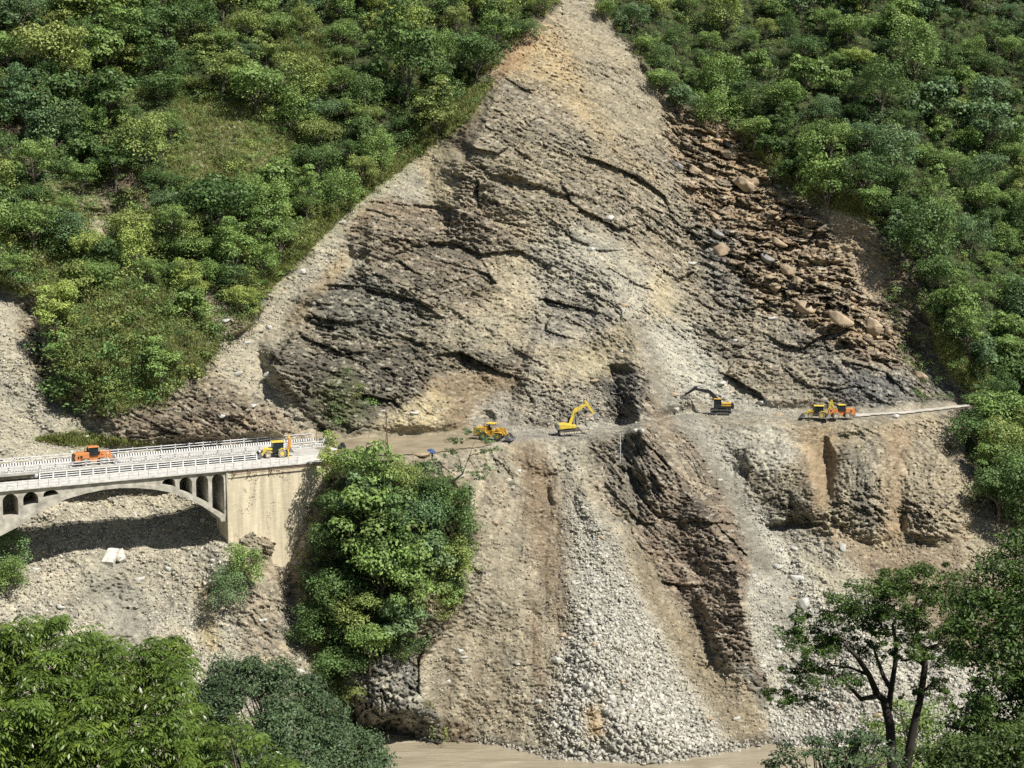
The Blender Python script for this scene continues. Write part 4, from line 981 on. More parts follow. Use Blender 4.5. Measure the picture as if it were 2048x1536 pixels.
def excavator(loc, rz, label, body, arm, cwt, j, cabside=1, rot=None, bmat=None, scale=1.0, turn=0.0, roofm=None, stripe=None):
    """j: boom joints (x, z): pivot, elbow, boom end, stick end"""
    e = empty("excavator", loc, rz, rot=rot, scale=scale); tag(e, label, "excavator", "construction machines on the road and bridge")
    for y in (-1.15, 1.15):
        L_ = 1.95; h = .82; pts = []
        for k in range(9): a = math.pi / 2 + math.pi * k / 8; pts.append((-L_ + .41 * math.cos(a) + .35, h / 2 + .41 * math.sin(a)))
        for k in range(9): a = -math.pi / 2 + math.pi * k / 8; pts.append((L_ + .41 * math.cos(a) - .05, h / 2 + .41 * math.sin(a)))
        inn = [(x * .93, .41 + (z - .41) * .72) for x, z in pts]
        t = solid_with_holes(pts, [inn], y - .28, y + .28)
        for i in range(26):
            x = -1.6 + i * .14
            t.box(x, x + .07, y - .3, y + .3, .80, .87); t.box(x, x + .07, y - .3, y + .3, -.04, .02)
        tr = t.build("track", M['grey'], e)
        w = MB()
        for i in range(7): w.disc((-1.35 + i * .47, y, .30), .17, .4, 'y', 12)
        w.disc((-1.6, y, .42), .3, .4, 'y', 14).disc((1.85, y, .42), .3, .4, 'y', 14).box(-1.5, 1.7, y - .15, y + .15, .35, .62); w.build("roller", M['tyrerim'] if body is M['yellow2'] else M['black'], tr)
    MB().disc((0.1, 0, .95), .62, .3, 'z', 20).box(-1.0, 1.0, -.95, .95, .45, .8).build("undercarriage", M['black'], e)
    up_ = empty("upper_body"); up_.parent = e; up_.rotation_euler.z = turn
    MB().prism([(-1.95, 1.12), (-1.95, 1.95), (-1.3, 2.05), (.1, 2.0), (.35, 1.75), (1.35, 1.6), (1.35, 1.12)], -1.2, 1.2).build("engine_house", body, up_, bevel=.06)
    MB().prism([(-2.5, 1.15), (-2.5, 1.95), (-2.2, 2.1), (-1.955, 2.05), (-1.955, 1.05), (-2.3, 1.0)], -1.22, 1.22).build("counterweight", cwt, up_, bevel=.08)
    if stripe: MB().box(-1.9, .1, -1.225, 1.225, 1.6, 1.9).box(-1.9, 0, -1.1, 1.1, 2.02, 2.10).build("amber_panel", stripe, up_)
    y = .72 * cabside
    c = MB(); x0, x1 = .15, 1.55
    for xx in (x0, .8, x1):
        for yy in (y - .42, y + .42): c.box(xx - .045, xx + .045, yy - .045, yy + .045, 1.6, 2.95)
    c.box(x0 - .05, x1 + .05, y - .46, y + .46, 1.12, 1.95)
    cb = c.build("cab", M['black'], up_); MB().box(x0 + .02, x1 - .02, y - .4, y + .4, 1.952, 2.93).build("window", M['glass'], cb)
    MB().box(x0 - .08, x1 + .08, y - .5, y + .5, 2.95, 3.06).build("roof", roofm or M['black'], cb, bevel=.03)
    (px_, pz), (ex, ez), (bx, bz), (sx, sz) = j; y = -.12 * cabside
    b = MB(); b.beam((px_, y, pz), (ex, y, ez), .42, .55, .42, .75).beam((ex - .05, y, ez - .05), (bx, y, bz), .4, .74, .34, .42); b.build("boom", arm, up_, bevel=.03)
    for yy in (-.32, .32): MB().tube([(px_ + .6, y + yy, pz - .35), ((px_ + ex) / 2 + .45, y + yy, (pz + ez) / 2 + .1)], .09, 8).tube([(px_ + .9, y + yy, pz), (ex + .1, y + yy, ez - .15)], .05, 8).build("boom_cylinder", M['steel'] if arm is M['yellow2'] else M['black'], up_)
    MB().tube([((ex + bx) / 2 - .3, y, (ez + bz) / 2 + .5), (bx + .15, y, bz + .62)], .08, 8).build("arm_cylinder", M['grey'], up_)
    d = Vector((sx - bx, 0, sz - bz)).normalized()
    s0 = Vector((bx, y, bz)) - d * .75
    MB().beam(s0, (bx, y, bz), .34, .3, .34, .62).beam((bx, y, bz), (sx, y, sz), .34, .62, .26, .32).build("stick", arm, up_, bevel=.03)
    nrm_ = Vector((-d.z, 0, d.x))
    if nrm_.x < 0: nrm_ = -nrm_
    q = Vector((bx, y, bz)) + d * .1 + nrm_ * .5; r = Vector((sx, y, sz)) - d * .2 + nrm_ * .45
    MB().tube([q, q.lerp(r, .55)], .08, 8).tube([q.lerp(r, .5), r], .045, 8).build("bucket_cylinder", M['steel'], up_)
    # bucket hanging at the stick end, curled
    o = [(0, 0), (.45, .25), (.95, .05), (1.15, -.45), (.95, -.95), (.5, -1.2), (.42, -1.1), (.72, -.8), (.88, -.4), (.7, -.05), (.3, 0), (.05, -.15)]
    B = MB().prism([(sx + a * .85 - .2, sz + c_ * .85) for a, c_ in o], y - .5, y + .5)
    sd = [(0, 0), (.45, .25), (.95, .05), (1.15, -.45), (.95, -.95), (.5, -1.2)]
    for yy in (y - .52, y + .46): B.prism([(sx + a * .85 - .2, sz + c_ * .85) for a, c_ in sd], yy, yy + .06)
    for i in range(5): B.box(sx + .1, sx + .26, y - .45 + i * .21, y - .37 + i * .21, sz - 1.25, sz - .95)
    B.build("bucket", bmat or M['grey'], up_)
    return e
def deck_at(px, py): p = on_z(px, py, 0); p.z = .01; return p
wheel_loader(deck_at(188, 931), BA, "orange wheel loader with pale dusty tyres driving right on the rear bridge", M['orange'], M['orange'], 1.0, bk=M['steel'])
backhoe(deck_at(551, 914), math.pi + BA * .7, "yellow backhoe loader with black cab facing left beside the masonry abutment", True, 1.0)
g = on_z(984, 879, .2)
wheel_loader(g, math.radians(-18), "old yellow wheel loader with an open canopy pushing rubble right of the muddy road", M['darkyel'], M['yellow2'], .95, canopy=True, tyre=M['tyre_dark'])
g = on_z(1138, 867, .35)
excavator(g, math.radians(8), "bright yellow tracked excavator with raised boom, counterweight to the left, digging in rubble", M['yellow2'], M['yellow2'], M['grey'],
          ((.2, 1.7), (1.35, 4.3), (3.75, 5.35), (5.0, 3.3)), 1, rot=(0, math.radians(-4), math.radians(8)), bmat=M['steel'])
g = on_z(1443, 826, .3)
excavator(g, math.radians(180 - 6), "dark excavator with black boom and amber house stripe reaching left over pale rubble", M['black'], M['black'], M['black'],
          ((.25, 2.2), (2.6, 4.4), (5.6, 4.9), (7.7, 3.4)), 1, roofm=M['darkyel'], bmat=M['grey'], stripe=M['darkyel'])
g = on_z(1634, 836, .25)
backhoe(g, math.radians(180 - 10), "yellow backhoe loader with its digging arm raised behind, left of the orange loader", False, .92)
g = on_z(1681, 836, .3)
wheel_loader(g, math.radians(180 + 8), "orange wheel loader with pale yellow cab roof parked close behind the backhoe", M['orange'], M['orange'], .82, roofm=M['yellow2'], bk=M['steel'])
def motorcycle():
    e = empty("motorcycle", on_z(72, 958.5, 0) + Vector((0, 0, .0)), BA); tag(e, "silver motorcycle parked at the left end of the white railing", "motorcycle")
    for x in (-.65, .65):
        w = MB().disc((x, 0, .31), .31, .1, 'y', 18, r_in=.22).build("wheel", M['tyre_dark'], e); MB().disc((x, 0, .31), .05, .16, 'y', 8).beam((x - .22, 0, .31), (x + .22, 0, .31), .02).beam((x, 0, .09), (x, 0, .53), .02).build("rim", M['steel'], w)
    MB().prism([(-.2, .62), (-.1, .85), (.3, .88), (.42, .7), (.2, .55)], -.14, .14).build("fuel_tank", M['white'], e, bevel=.03)
    MB().prism([(-.75, .72), (-.7, .82), (-.1, .82), (-.1, .72)], -.12, .12).build("seat", M['black'], e, bevel=.02)
    MB().box(-.2, .25, -.13, .13, .28, .56).build("engine", M['steel'], e, bevel=.02)
    MB().beam((.65, 0, .31), (.38, 0, .95), .06).beam((-.65, 0, .31), (-.1, 0, .5), .05).build("frame", M['steel'], e)
    MB().tube([(.32, -.32, 1.0), (.4, 0, 1.0), (.32, .32, 1.0)], .02, 6).build("handlebar", M['black'], e)
    MB().disc((.5, 0, .85), .09, .08, 'x', 12).build("headlight", M['steel'], e)
motorcycle()

# ------------------------------------------------------------------ people
def person(loc, rz, label, joints, shirt, trousers, umbrella=False, vest=False):
    e = empty("person", loc, rz); tag(e, label, "person")
    def skin(name, verts, edges, radii, m):
        me = bpy.data.meshes.new(name); me.from_pydata(verts, edges, []); me.update(); me.materials.append(m)
        o = bpy.data.objects.new(name, me); COL.objects.link(o); o.parent = e
        k = o.modifiers.new("skin", 'SKIN')
        for i, r in enumerate(radii): me.skin_vertices[0].data[i].radius = (r, r * .85)
        me.skin_vertices[0].data[0].use_root = True
        s = o.modifiers.new("sub", 'SUBSURF'); s.levels = 1; s.render_levels = 2
        return o
    J = dict(pelvis=(0, 0, .95), spine=(0, 0, 1.15), chest=(0, 0, 1.38), neck=(0, 0, 1.5), head=(.02, 0, 1.6), crown=(.02, 0, 1.7),
             shl=(0, .19, 1.42), ell=(.02, .26, 1.14), hal=(.12, .24, .9), shr=(0, -.19, 1.42), elr=(.02, -.26, 1.14), har=(.1, -.25, .9),
             hil=(0, .1, .9), knl=(.03, .11, .5), anl=(-.02, .12, .08), tol=(.16, .13, .03), hir=(0, -.1, .9), knr=(.03, -.11, .5), anr=(-.02, -.12, .08), tor=(.16, -.13, .03))
    J.update(joints); N = list(J); V = [J[k] for k in N]; I = {k: i for i, k in enumerate(N)}
    E = [("pelvis", "spine"), ("spine", "chest"), ("chest", "neck"), ("neck", "head"), ("head", "crown"), ("chest", "shl"), ("shl", "ell"), ("ell", "hal"), ("chest", "shr"), ("shr", "elr"), ("elr", "har"),
         ("pelvis", "hil"), ("hil", "knl"), ("knl", "anl"), ("anl", "tol"), ("pelvis", "hir"), ("hir", "knr"), ("knr", "anr"), ("anr", "tor")]
    R = dict(pelvis=.13, spine=.12, chest=.14, neck=.055, head=.095, crown=.075, shl=.06, ell=.045, hal=.035, shr=.06, elr=.045, har=.035, hil=.085, knl=.06, anl=.045, tol=.04, hir=.085, knr=.06, anr=.045, tor=.04)
    skin("body", V, [(I[a], I[b]) for a, b in E], [R[k] for k in N], M['skin'])
    kk = ["pelvis", "spine", "chest", "shl", "ell", "shr", "elr"]; q = {k: i for i, k in enumerate(kk)}
    skin("shirt", [J[k] for k in kk], [(0, 1), (1, 2), (2, 3), (3, 4), (2, 5), (5, 6)], [R[k] + .02 for k in kk], shirt)
    kk = ["pelvis", "hil", "knl", "anl", "hir", "knr", "anr"]
    skin("trousers", [J[k] for k in kk], [(0, 1), (1, 2), (2, 3), (0, 4), (4, 5), (5, 6)], [R[k] + .02 for k in kk], trousers)
    o = MB().disc((.02 - .02, 0, 1.70), .10, .12, 'z', 12).build("hair", M['dark'], e)
    return e
pp_ = on_z(864.5, 921, 0)
person(pp_, math.radians(160), "person in dark clothes holding a blue umbrella at the road edge", dict(ell=(.22, .2, 1.2), hal=(.25, .1, 1.45)), M['shirt'], M['dark'])
um = empty("umbrella", pp_ + Vector((-.22, -.08, 1.42)), 0, rot=(math.radians(8), math.radians(14), 0)); tag(um, "open dark blue umbrella held over the person at the road edge", "umbrella")
cv = MB(); ring = []
for k in range(4):
    for i in range(16):
        a = 2 * math.pi * i / 16; r = (.02, .3, .55, .74)[k]; z = (.62, .56, .42, .24)[k] + (.03 if i % 2 and k == 3 else 0); ring.append((r * math.cos(a), r * math.sin(a), z))
cv.poly(ring, [(k * 16 + i, k * 16 + (i + 1) % 16, (k + 1) * 16 + (i + 1) % 16, (k + 1) * 16 + i) for k in range(3) for i in range(16)])
o = cv.build("canopy", M['blue'], um); o.modifiers.new("t", 'SOLIDIFY').thickness = .015
MB().tube([(0, 0, -.1), (0, 0, .66)], .014, 6).build("shaft", M['steel'], um)
person(on_z(1946, 815, .1), math.radians(200), "person in a yellow vest and dark trousers at the far right end of the road", {}, M['vest'], M['dark'])
# ------------------------------------------------------------------ foliage
def leaf_mat(name, a, b, trans=.25, rough=.55, spec=.35):
    m = bpy.data.materials.new(name); m.use_nodes = True; nt = m.node_tree; L = nt.links
    p = nt.nodes["Principled BSDF"]; p.inputs["Roughness"].default_value = rough; p.inputs["Specular IOR Level"].default_value = spec
    at_ = nt.nodes.new("ShaderNodeAttribute"); at_.attribute_name = "Col"
    oi = nt.nodes.new("ShaderNodeObjectInfo")
    mx = nt.nodes.new("ShaderNodeMix"); mx.data_type = 'RGBA'; mx.inputs[6].default_value = (*a, 1); mx.inputs[7].default_value = (*b, 1)
    L.new(oi.outputs["Random"], mx.inputs[0])
    mu = nt.nodes.new("ShaderNodeMix"); mu.data_type = 'RGBA'; mu.blend_type = 'MULTIPLY'; mu.inputs[0].default_value = 1
    L.new(mx.outputs[2], mu.inputs[6]); L.new(at_.outputs["Color"], mu.inputs[7]); L.new(mu.outputs[2], p.inputs["Base Color"])
    tr = nt.nodes.new("ShaderNodeBsdfTranslucent"); ad = nt.nodes.new("ShaderNodeMixShader"); ad.inputs[0].default_value = trans
    L.new(mu.outputs[2], tr.inputs[0]); L.new(p.outputs[0], ad.inputs[1]); L.new(tr.outputs[0], ad.inputs[2])
    L.new(ad.outputs[0], nt.nodes["Material Output"].inputs[0]); return m
BARK = mat("grey_bark", (.15, .125, .10), .95, noise=.3, nscale=3)
BARK_D = mat("dark_bark", (.045, .035, .03), .95, noise=.3, nscale=3)
LEAF = {
 'dark green': leaf_mat("dark_leaves", (.090, .160, .048), (.125, .200, .060)),
 'mid green': leaf_mat("mid_leaves", (.175, .270, .075), (.215, .315, .088)),
 'blue green': leaf_mat("blue_green_leaves", (.120, .205, .088), (.155, .240, .100)),
 'olive green': leaf_mat("olive_leaves", (.235, .300, .085), (.28, .335, .10)),
 'yellow green': leaf_mat("yellow_green_leaves", (.29, .37, .09), (.34, .41, .11)),
}
def quads(c, n, size, rs, asp=.6):
    """leaf quads at centres c facing n"""
    k = len(c); r = rs.randn(k, 3); t = np.cross(n, r); t /= np.linalg.norm(t, axis=1)[:, None] + 1e-6
    b = np.cross(n, t); b /= np.linalg.norm(b, axis=1)[:, None] + 1e-6
    s = (size * (.6 + .8 * rs.rand(k)))[:, None] if np.isscalar(size) else (size * (.6 + .8 * rs.rand(k)))[:, None]
    v = np.stack([c - t * s * .5, c - b * s * asp * .5 + n * s * .06, c + t * s * .5, c + b * s * asp * .5 + n * s * .06], 1).reshape(-1, 3)
    return v, np.arange(4 * k).reshape(k, 4)
def crown_np(seed, R, H, nc, nl, leaf, flat=1.0, hollow=.55, droop=0.0, rc=.36):
    """irregular crown of leaf clumps, centred on the origin; returns verts, faces, cols"""
    rs = np.random.RandomState(seed); d = rs.randn(nc, 3); d /= np.linalg.norm(d, axis=1)[:, None]
    d[:, 2] = np.where(d[:, 2] < -.35, -d[:, 2], d[:, 2])
    rad = hollow + (1 - hollow) * rs.rand(nc) ** .6
    lob = 1 + .28 * np.sin(np.arctan2(d[:, 1], d[:, 0]) * 3 + seed) + .18 * np.sin(d[:, 2] * 6 + seed * 2)
    cc = d * (rad * lob)[:, None] * np.array([R, R, H / 2])
    cr = R * rc * (.6 + .8 * rs.rand(nc))
    per = np.maximum(6, (nl * cr ** 2 / (cr ** 2).sum())).astype(int)
    ii = np.repeat(np.arange(nc), per); k = len(ii)
    q = rs.randn(k, 3); q /= np.linalg.norm(q, axis=1)[:, None]; q[:, 2] = np.where(rs.rand(k) < .7, np.abs(q[:, 2]), q[:, 2])
    pos = cc[ii] + q * (cr[ii] * (.55 + .5 * rs.rand(k) ** .5))[:, None] * np.array([1, 1, .8 * flat])
    pos[:, 2] -= droop * rs.rand(k)
    nn = q * .8 + rs.randn(k, 3) * .36 + np.array([0, 0, .3]); nn /= np.linalg.norm(nn, axis=1)[:, None]
    v, f = quads(pos, nn, leaf, rs)
    t = (.62 + .7 * rs.rand(nc))[ii] * (.8 + .4 * rs.rand(k)); col = np.stack([t * (1 + .12 * (rs.rand(nc)[ii] - .5)), t, t * (.9 + .2 * rs.rand(k))], 1)
    return v, f, np.repeat(col, 4, 0)
def limbs(seed, R, H, z0, n=6, lean=.1):
    rs = np.random.RandomState(seed); mb = MB(); top = Vector((lean * R, 0, z0 + H * .35))
    mb.tube([(0, 0, -1.2), (0.02 * R, 0, z0 * .5), (lean * R * .6, 0, z0), top], [.05 * R + .07, .045 * R + .05, .035 * R + .04, .02 * R + .02], 7)
    for i in range(n):
        a = 2 * math.pi * (i + rs.rand() * .6) / n; s = Vector((lean * R * .5, 0, z0 * (.75 + .4 * rs.rand())))
        e = Vector((math.cos(a) * R * .7, math.sin(a) * R * .7, z0 + H * (.05 + .35 * rs.rand())))
        m_ = s.lerp(e, .5) + Vector((0, 0, .08 * H)); mb.tube([s, m_, e], [.028 * R + .03, .018 * R + .02, .012], 5)
    return mb
# tree prototypes for the far slope (unit: metres); each becomes the first real tree of its kind
KINDS = [  # shape word, crown args, trunk height
 ("round-crowned", dict(R=3.3, H=5.6, nc=34, nl=3800, leaf=.34), 1.6), ("broad spreading", dict(R=4.2, H=5.0, nc=44, nl=4600, leaf=.34, flat=1.1), 1.9),
 ("tall narrow", dict(R=2.6, H=7.6, nc=34, nl=3500, leaf=.32), 2.0), ("feathery", dict(R=3.4, H=5.2, nc=60, nl=3800, leaf=.26, flat=.8, rc=.26), 2.0),
 ("large-leaved", dict(R=3.2, H=5.6, nc=30, nl=2500, leaf=.50, droop=.3), 1.7), ("shaggy", dict(R=3.0, H=6.2, nc=30, nl=3600, leaf=.30, flat=1.3, droop=.8), 1.5)]
protos = {}
def tree_of(kind, shade):
    """first use builds the thing; later uses share its meshes"""
    ki = [k[0] for k in KINDS].index(kind); _, a, zt = KINDS[ki]
    if (kind, 'mesh') not in protos:
        v, f, c = crown_np(100 + ki, **a); v = v + np.array([0.1 * a['R'], 0, zt + a['H'] * .30])
        cr = mesh_np("crown", v, f, None, c); cr.data.materials.append(LEAF[shade])
        tk = limbs(7 + ki, a['R'], a['H'], zt).build("trunk", BARK, None)
        protos[(kind, 'mesh')] = (cr.data, tk.data); bpy.data.objects.remove(cr); bpy.data.objects.remove(tk)
    cm, tm = protos[(kind, 'mesh')]
    if (kind, shade) not in protos:
        m2 = cm.copy() if any(k[0] == kind and k[1] in LEAF for k in protos if k[1] != 'mesh') else cm
        m2.materials.clear(); m2.materials.append(LEAF[shade]); protos[(kind, shade)] = m2
    e = bpy.data.objects.new("tree", None); COL.objects.link(e)
    c = bpy.data.objects.new("crown", protos[(kind, shade)]); COL.objects.link(c); c.parent = e
    t = bpy.data.objects.new("trunk", tm); COL.objects.link(t); t.parent = e
    return e
rs = np.random.RandomState(42)
vegF = A_VEG
def veg_at(px, py):
    return float(up(vegF, np.array([px]), np.array([py]))[0])
KN_poly = up(mKN.astype(np.float32), PX, PY)
def pick(n, mind, x0=-160, x1=2210, y0=-110, y1=1500, cond=None, tries=60000):
    out = []; cell = {}; s = 20.0
    cx = rs.rand(tries) * (x1 - x0) + x0; cy = rs.rand(tries) * (y1 - y0) + y0
    vv = up(vegF, cx, cy); u = rs.rand(tries)
    for x, y, v, q in zip(cx, cy, vv, u):
        if q > v ** 1.3 or (cond and not cond(x, y, v)): continue
        g = mind * (.65 + .7 * rs.rand()) if not callable(mind) else mind(x, y)
        k0, k1 = int(x // 40), int(y // 40); ok = True
        for a in (-2, -1, 0, 1, 2):
            for b in (-2, -1, 0, 1, 2):
                for (p, r_, g2) in cell.get((k0 + a, k1 + b), ()):
                    if (p - x) ** 2 + ((r_ - y) * 1.15) ** 2 < (.5 * (g + g2)) ** 2: ok = False; break
                if not ok: break
            if not ok: break
        if not ok: continue
        cell.setdefault((k0, k1), []).append((x, y, g)); out.append((x, y, g))
        if len(out) >= n: break
    return out
def in_poly(x, y, P):
    c = False; n = len(P)
    for k in range(n):
        x0, y0 = P[k]; x1, y1 = P[(k + 1) % n]
        if (y0 > y) != (y1 > y) and x < (x1 - x0) * (y - y0) / (y1 - y0) + x0: c = not c
    return c
spots = pick(292, lambda x, y: (34 + 12 * rs.rand()) if (y > 470 and x < 600) else (34 + 46 * rs.rand() ** 1.6), y0=-60, y1=1060, x0=-40, x1=2090, cond=lambda x, y, v: v > .7 and not (y > 500 and x < 500 and rs.rand() < .6) and not in_poly(x, y, KNOLL))
def place_name(x, y):
    if in_poly(x, y, KNOLL): return "on the green knoll below the road"
    if x > 1180: return "on the right forest slope" if y < 800 else "below the road at far right"
    return "on the left forest slope" if y < 480 else "on the low green hill at left"
usedl = {}
LM_TREE = [((0, 0), "the top left corner"), ((290, 60), "the top left thicket"), ((640, 120), "the upper grass patch"), ((900, 60), "the peak's left flank"), ((460, 260), "the grassy clearing"), ((120, 300), "the shadowed ravine"),
           ((830, 290), "the slide's grassy edge"), ((620, 420), "the left forest's middle"), ((10, 440), "the left frame edge"), ((250, 470), "the small pale gully"), ((520, 590), "the left forest's lower tip"), ((230, 650), "the low green hill"), ((380, 720), "the hill's bare side"),
           ((1210, 40), "the peak's right flank"), ((1400, 120), "the peak-side tall trees"), ((1560, 300), "the upper scar edge at right"), ((1700, 370), "the tan cliff recess"), ((1640, 60), "the right forest's top"), ((1840, 200), "the right forest's centre"),
           ((2048, 0), "the top right corner"), ((2040, 330), "the right frame edge"), ((1870, 480), "the right forest's hollow"), ((1900, 650), "the cliff gully"), ((2010, 720), "the timber pole"), ((1960, 860), "the road's far end")]
LM_KN = [((700, 900), "the knoll's top left"), ((860, 940), "the knoll's right corner"), ((760, 1050), "the knoll's shaded middle"), ((930, 1120), "the knoll's right edge"), ((650, 1180), "the knoll's left edge"), ((770, 1240), "the knoll's lower belly"), ((740, 1400), "the knoll's foot rocks")]
LM_ROCK = [((1100, 60), "the slide's peak"), ((1260, 260), "the ochre streak below the peak"), ((950, 260), "the dark left face of the spur"), ((1480, 320), "the upper scar edge"), ((1450, 500), "the dark notch of the scar"), ((1620, 620), "the big tan blocks"), ((1780, 720), "the foot of the cliff gully"),
           ((740, 600), "the dark upper bulge"), ((560, 700), "the pale debris chute at left"), ((60, 760), "the left frame edge scree"), ((1150, 850), "the yellow excavator"), ((1440, 800), "the dark excavator"), ((1650, 830), "the right-hand loaders"), ((985, 870), "the canopied loader"),
           ((240, 1110), "the broken concrete block"), ((420, 1240), "the under-bridge ochre streak"), ((120, 1200), "the scree below the arch"), ((560, 1250), "the gully beside the knoll"), ((1000, 1100), "the tan flank of the cone"), ((1140, 1080), "the stone stream's top"), ((1210, 1250), "the pale stone stream"),
           ((1250, 1420), "the biggest pale block on the cone"), ((960, 1400), "the cone's lower left flank"), ((1430, 1450), "the cone's lower right corner"), ((1110, 1500), "the cone's water edge"), ((1420, 1150), "the brown rock ridge"), ((1530, 1050), "the scree's dark band"), ((1606, 1208), "the largest pale scree boulder"),
           ((1620, 1440), "the river bend by the trunks"), ((1750, 1130), "the brown fan below the cliffs"), ((1900, 1200), "the right foreground crowns"), ((1700, 950), "the lower right cliffs")]
def where(x, y, LM):
    q = sorted(LM, key=lambda l: math.hypot(l[0][0] - x, l[0][1] - y)); out = []
    for (lx_, ly_), nm in q[:4]:
        dx, dy = x - lx_, y - ly_; d = math.hypot(dx, dy); a = math.degrees(math.atan2(-dy, dx)) % 360
        dr = ("right of", "above right of", "above", "above left of", "left of", "below left of", "below", "below right of")[int((a + 22.5) // 45) % 8]
        w = "just" if d < 45 else "close" if d < 100 else "some way" if d < 190 else "far"
        out.append(f"{w} {dr} {nm}")
    return out
def unique(look, x, y, LM):
    for ph in where(x, y, LM):
        l = f"{look} {ph}"
        if l.lower() not in usedl and len(l.split()) < 16: usedl[l.lower()] = 1; return l
    for extra in ("half hidden", "crowded"):
        l = f"{extra} {look} {min(where(x, y, LM), key=len)}"
        if l.lower() not in usedl: usedl[l.lower()] = 1; return l
    return l
def put_tree(x, y, g, kind, shade, grp, name=None, size=None):
    ka = dict((k[0], (k[1]['R'], k[1]['H'], k[2])) for k in KINDS)[kind]
    sc = g / 9.6 / (2 * ka[0]) * 1.34; off = (ka[2] + ka[1] * .32) * sc * 9.2
    if grp and "knoll" in grp: off *= .7
    D = surfD(x, y + off); p = at(x, y + off, D)
    e = tree_of(kind, shade); e.location = p; e.rotation_euler = (rs.uniform(-.12, .05), rs.uniform(-.08, .08), rs.rand() * 6.28)
    e.scale = (sc * rs.uniform(.9, 1.15), sc * rs.uniform(.9, 1.15), sc * rs.uniform(.9, 1.15))
    sz = "large" if g > 62 else "small" if g < 44 else "mid-sized"
    lab = unique(f"{sz} {shade} {kind} tree", x, y, LM_KN if grp and "knoll" in grp else LM_TREE)
    tag(e, lab, "tree", grp); return e
shades = list(LEAF)
for x, y, g in spots:
    D = 1
    if x > 1180: w = [.30, .44, .18, .06, .02]
    elif y > 430: w = [.12, .34, .04, .30, .20]
    else: w = [.30, .34, .12, .17, .07]
    sh = shades[rs.choice(5, p=np.array(w) / sum(w))]
    kd = KINDS[rs.choice(len(KINDS), p=np.array([3, 3, 2, 3, 2, 3]) / 16.)][0]
    put_tree(x, y, g * 1.12, kd, sh, "trees on the right forest slope" if x > 1180 else "trees on the left forest slope")

# merged undergrowth: everything between the trees that nobody could count
def bushes(name, pts, label, cols, leaf=.34, dens=1.0, seed=5, up_bias=.6):
    rs2 = np.random.RandomState(seed); VV = []; FF = []; CCC = []; o = 0
    protos_ = [crown_np(300 + i, R=1.0, H=1.7, nc=14, nl=int(300 * dens), leaf=leaf / 1.7, hollow=.35, rc=.42) for i in range(6)]
    for (x, y, g) in pts:
        v, f, c = protos_[rs2.randint(6)]; D = surfD(x, y); p = np.array(at(x, y, D - .4)); s = g / 9.6 * .85
        a = rs2.rand() * 6.28; ca_, sa_ = math.cos(a), math.sin(a)
        q = v * np.array([s * rs2.uniform(.8, 1.25), s * rs2.uniform(.8, 1.25), s * rs2.uniform(.7, 1.2)])
        q = np.stack([q[:, 0] * ca_ - q[:, 1] * sa_, q[:, 0] * sa_ + q[:, 1] * ca_, q[:, 2]], 1) + p
        k = cols(x, y, rs2); VV.append(q); FF.append(f + o); CCC.append(c * np.array(k)); o += len(v)
    m = tag(mesh_np(name, np.concatenate(VV), np.concatenate(FF), M_BUSH, np.concatenate(CCC)), label, kind="stuff"); return m
M_BUSH = leaf_mat("bush_leaves", (1, 1, 1), (1, 1, 1), .2)
GREENS = [(.095, .165, .050), (.175, .265, .075), (.125, .205, .085), (.235, .295, .085), (.29, .36, .095)]
def ccol(x, y, r):
    if x > 1180: w = [.34, .42, .16, .06, .02]
    elif y > 430 and x < 600: w = [.12, .34, .04, .30, .20]
    else: w = [.26, .34, .10, .20, .10]
    c = GREENS[r.choice(5, p=np.array(w) / sum(w))]; k = .8 + .45 * r.rand(); return (c[0] * k, c[1] * k, c[2] * k)
b1 = pick(5200, 19, cond=lambda x, y, v: v > .6 and not in_poly(x, y, KNOLL), tries=260000)
bushes("forest_undergrowth", b1, "dense leafy undergrowth between the trees of both slopes", ccol)
b2 = pick(620, 17, cond=lambda x, y, v: .05 < v < .5, tries=260000) + pick(170, 34, x0=-60, x1=500, y0=400, y1=840, cond=lambda x, y, v: v > .12, tries=60000)
bushes("scrub", b2, "sparse low scrub on the half-bare slopes", lambda x, y, r: (lambda k, q: (.20 * k * (.7 + .6 * q), .27 * k, .08 * k))(.55 + .7 * r.rand(), r.rand()), leaf=.26, seed=9, dens=.8)
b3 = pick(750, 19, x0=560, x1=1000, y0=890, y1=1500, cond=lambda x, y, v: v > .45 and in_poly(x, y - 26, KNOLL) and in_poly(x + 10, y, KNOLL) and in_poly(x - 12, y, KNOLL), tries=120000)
bushes("knoll_undergrowth", b3, "tangled creepers and bushes covering the green knoll", lambda x, y, r: tuple(.6 * c for c in ccol(1500, y, r)), leaf=.26, seed=12, dens=1.3)
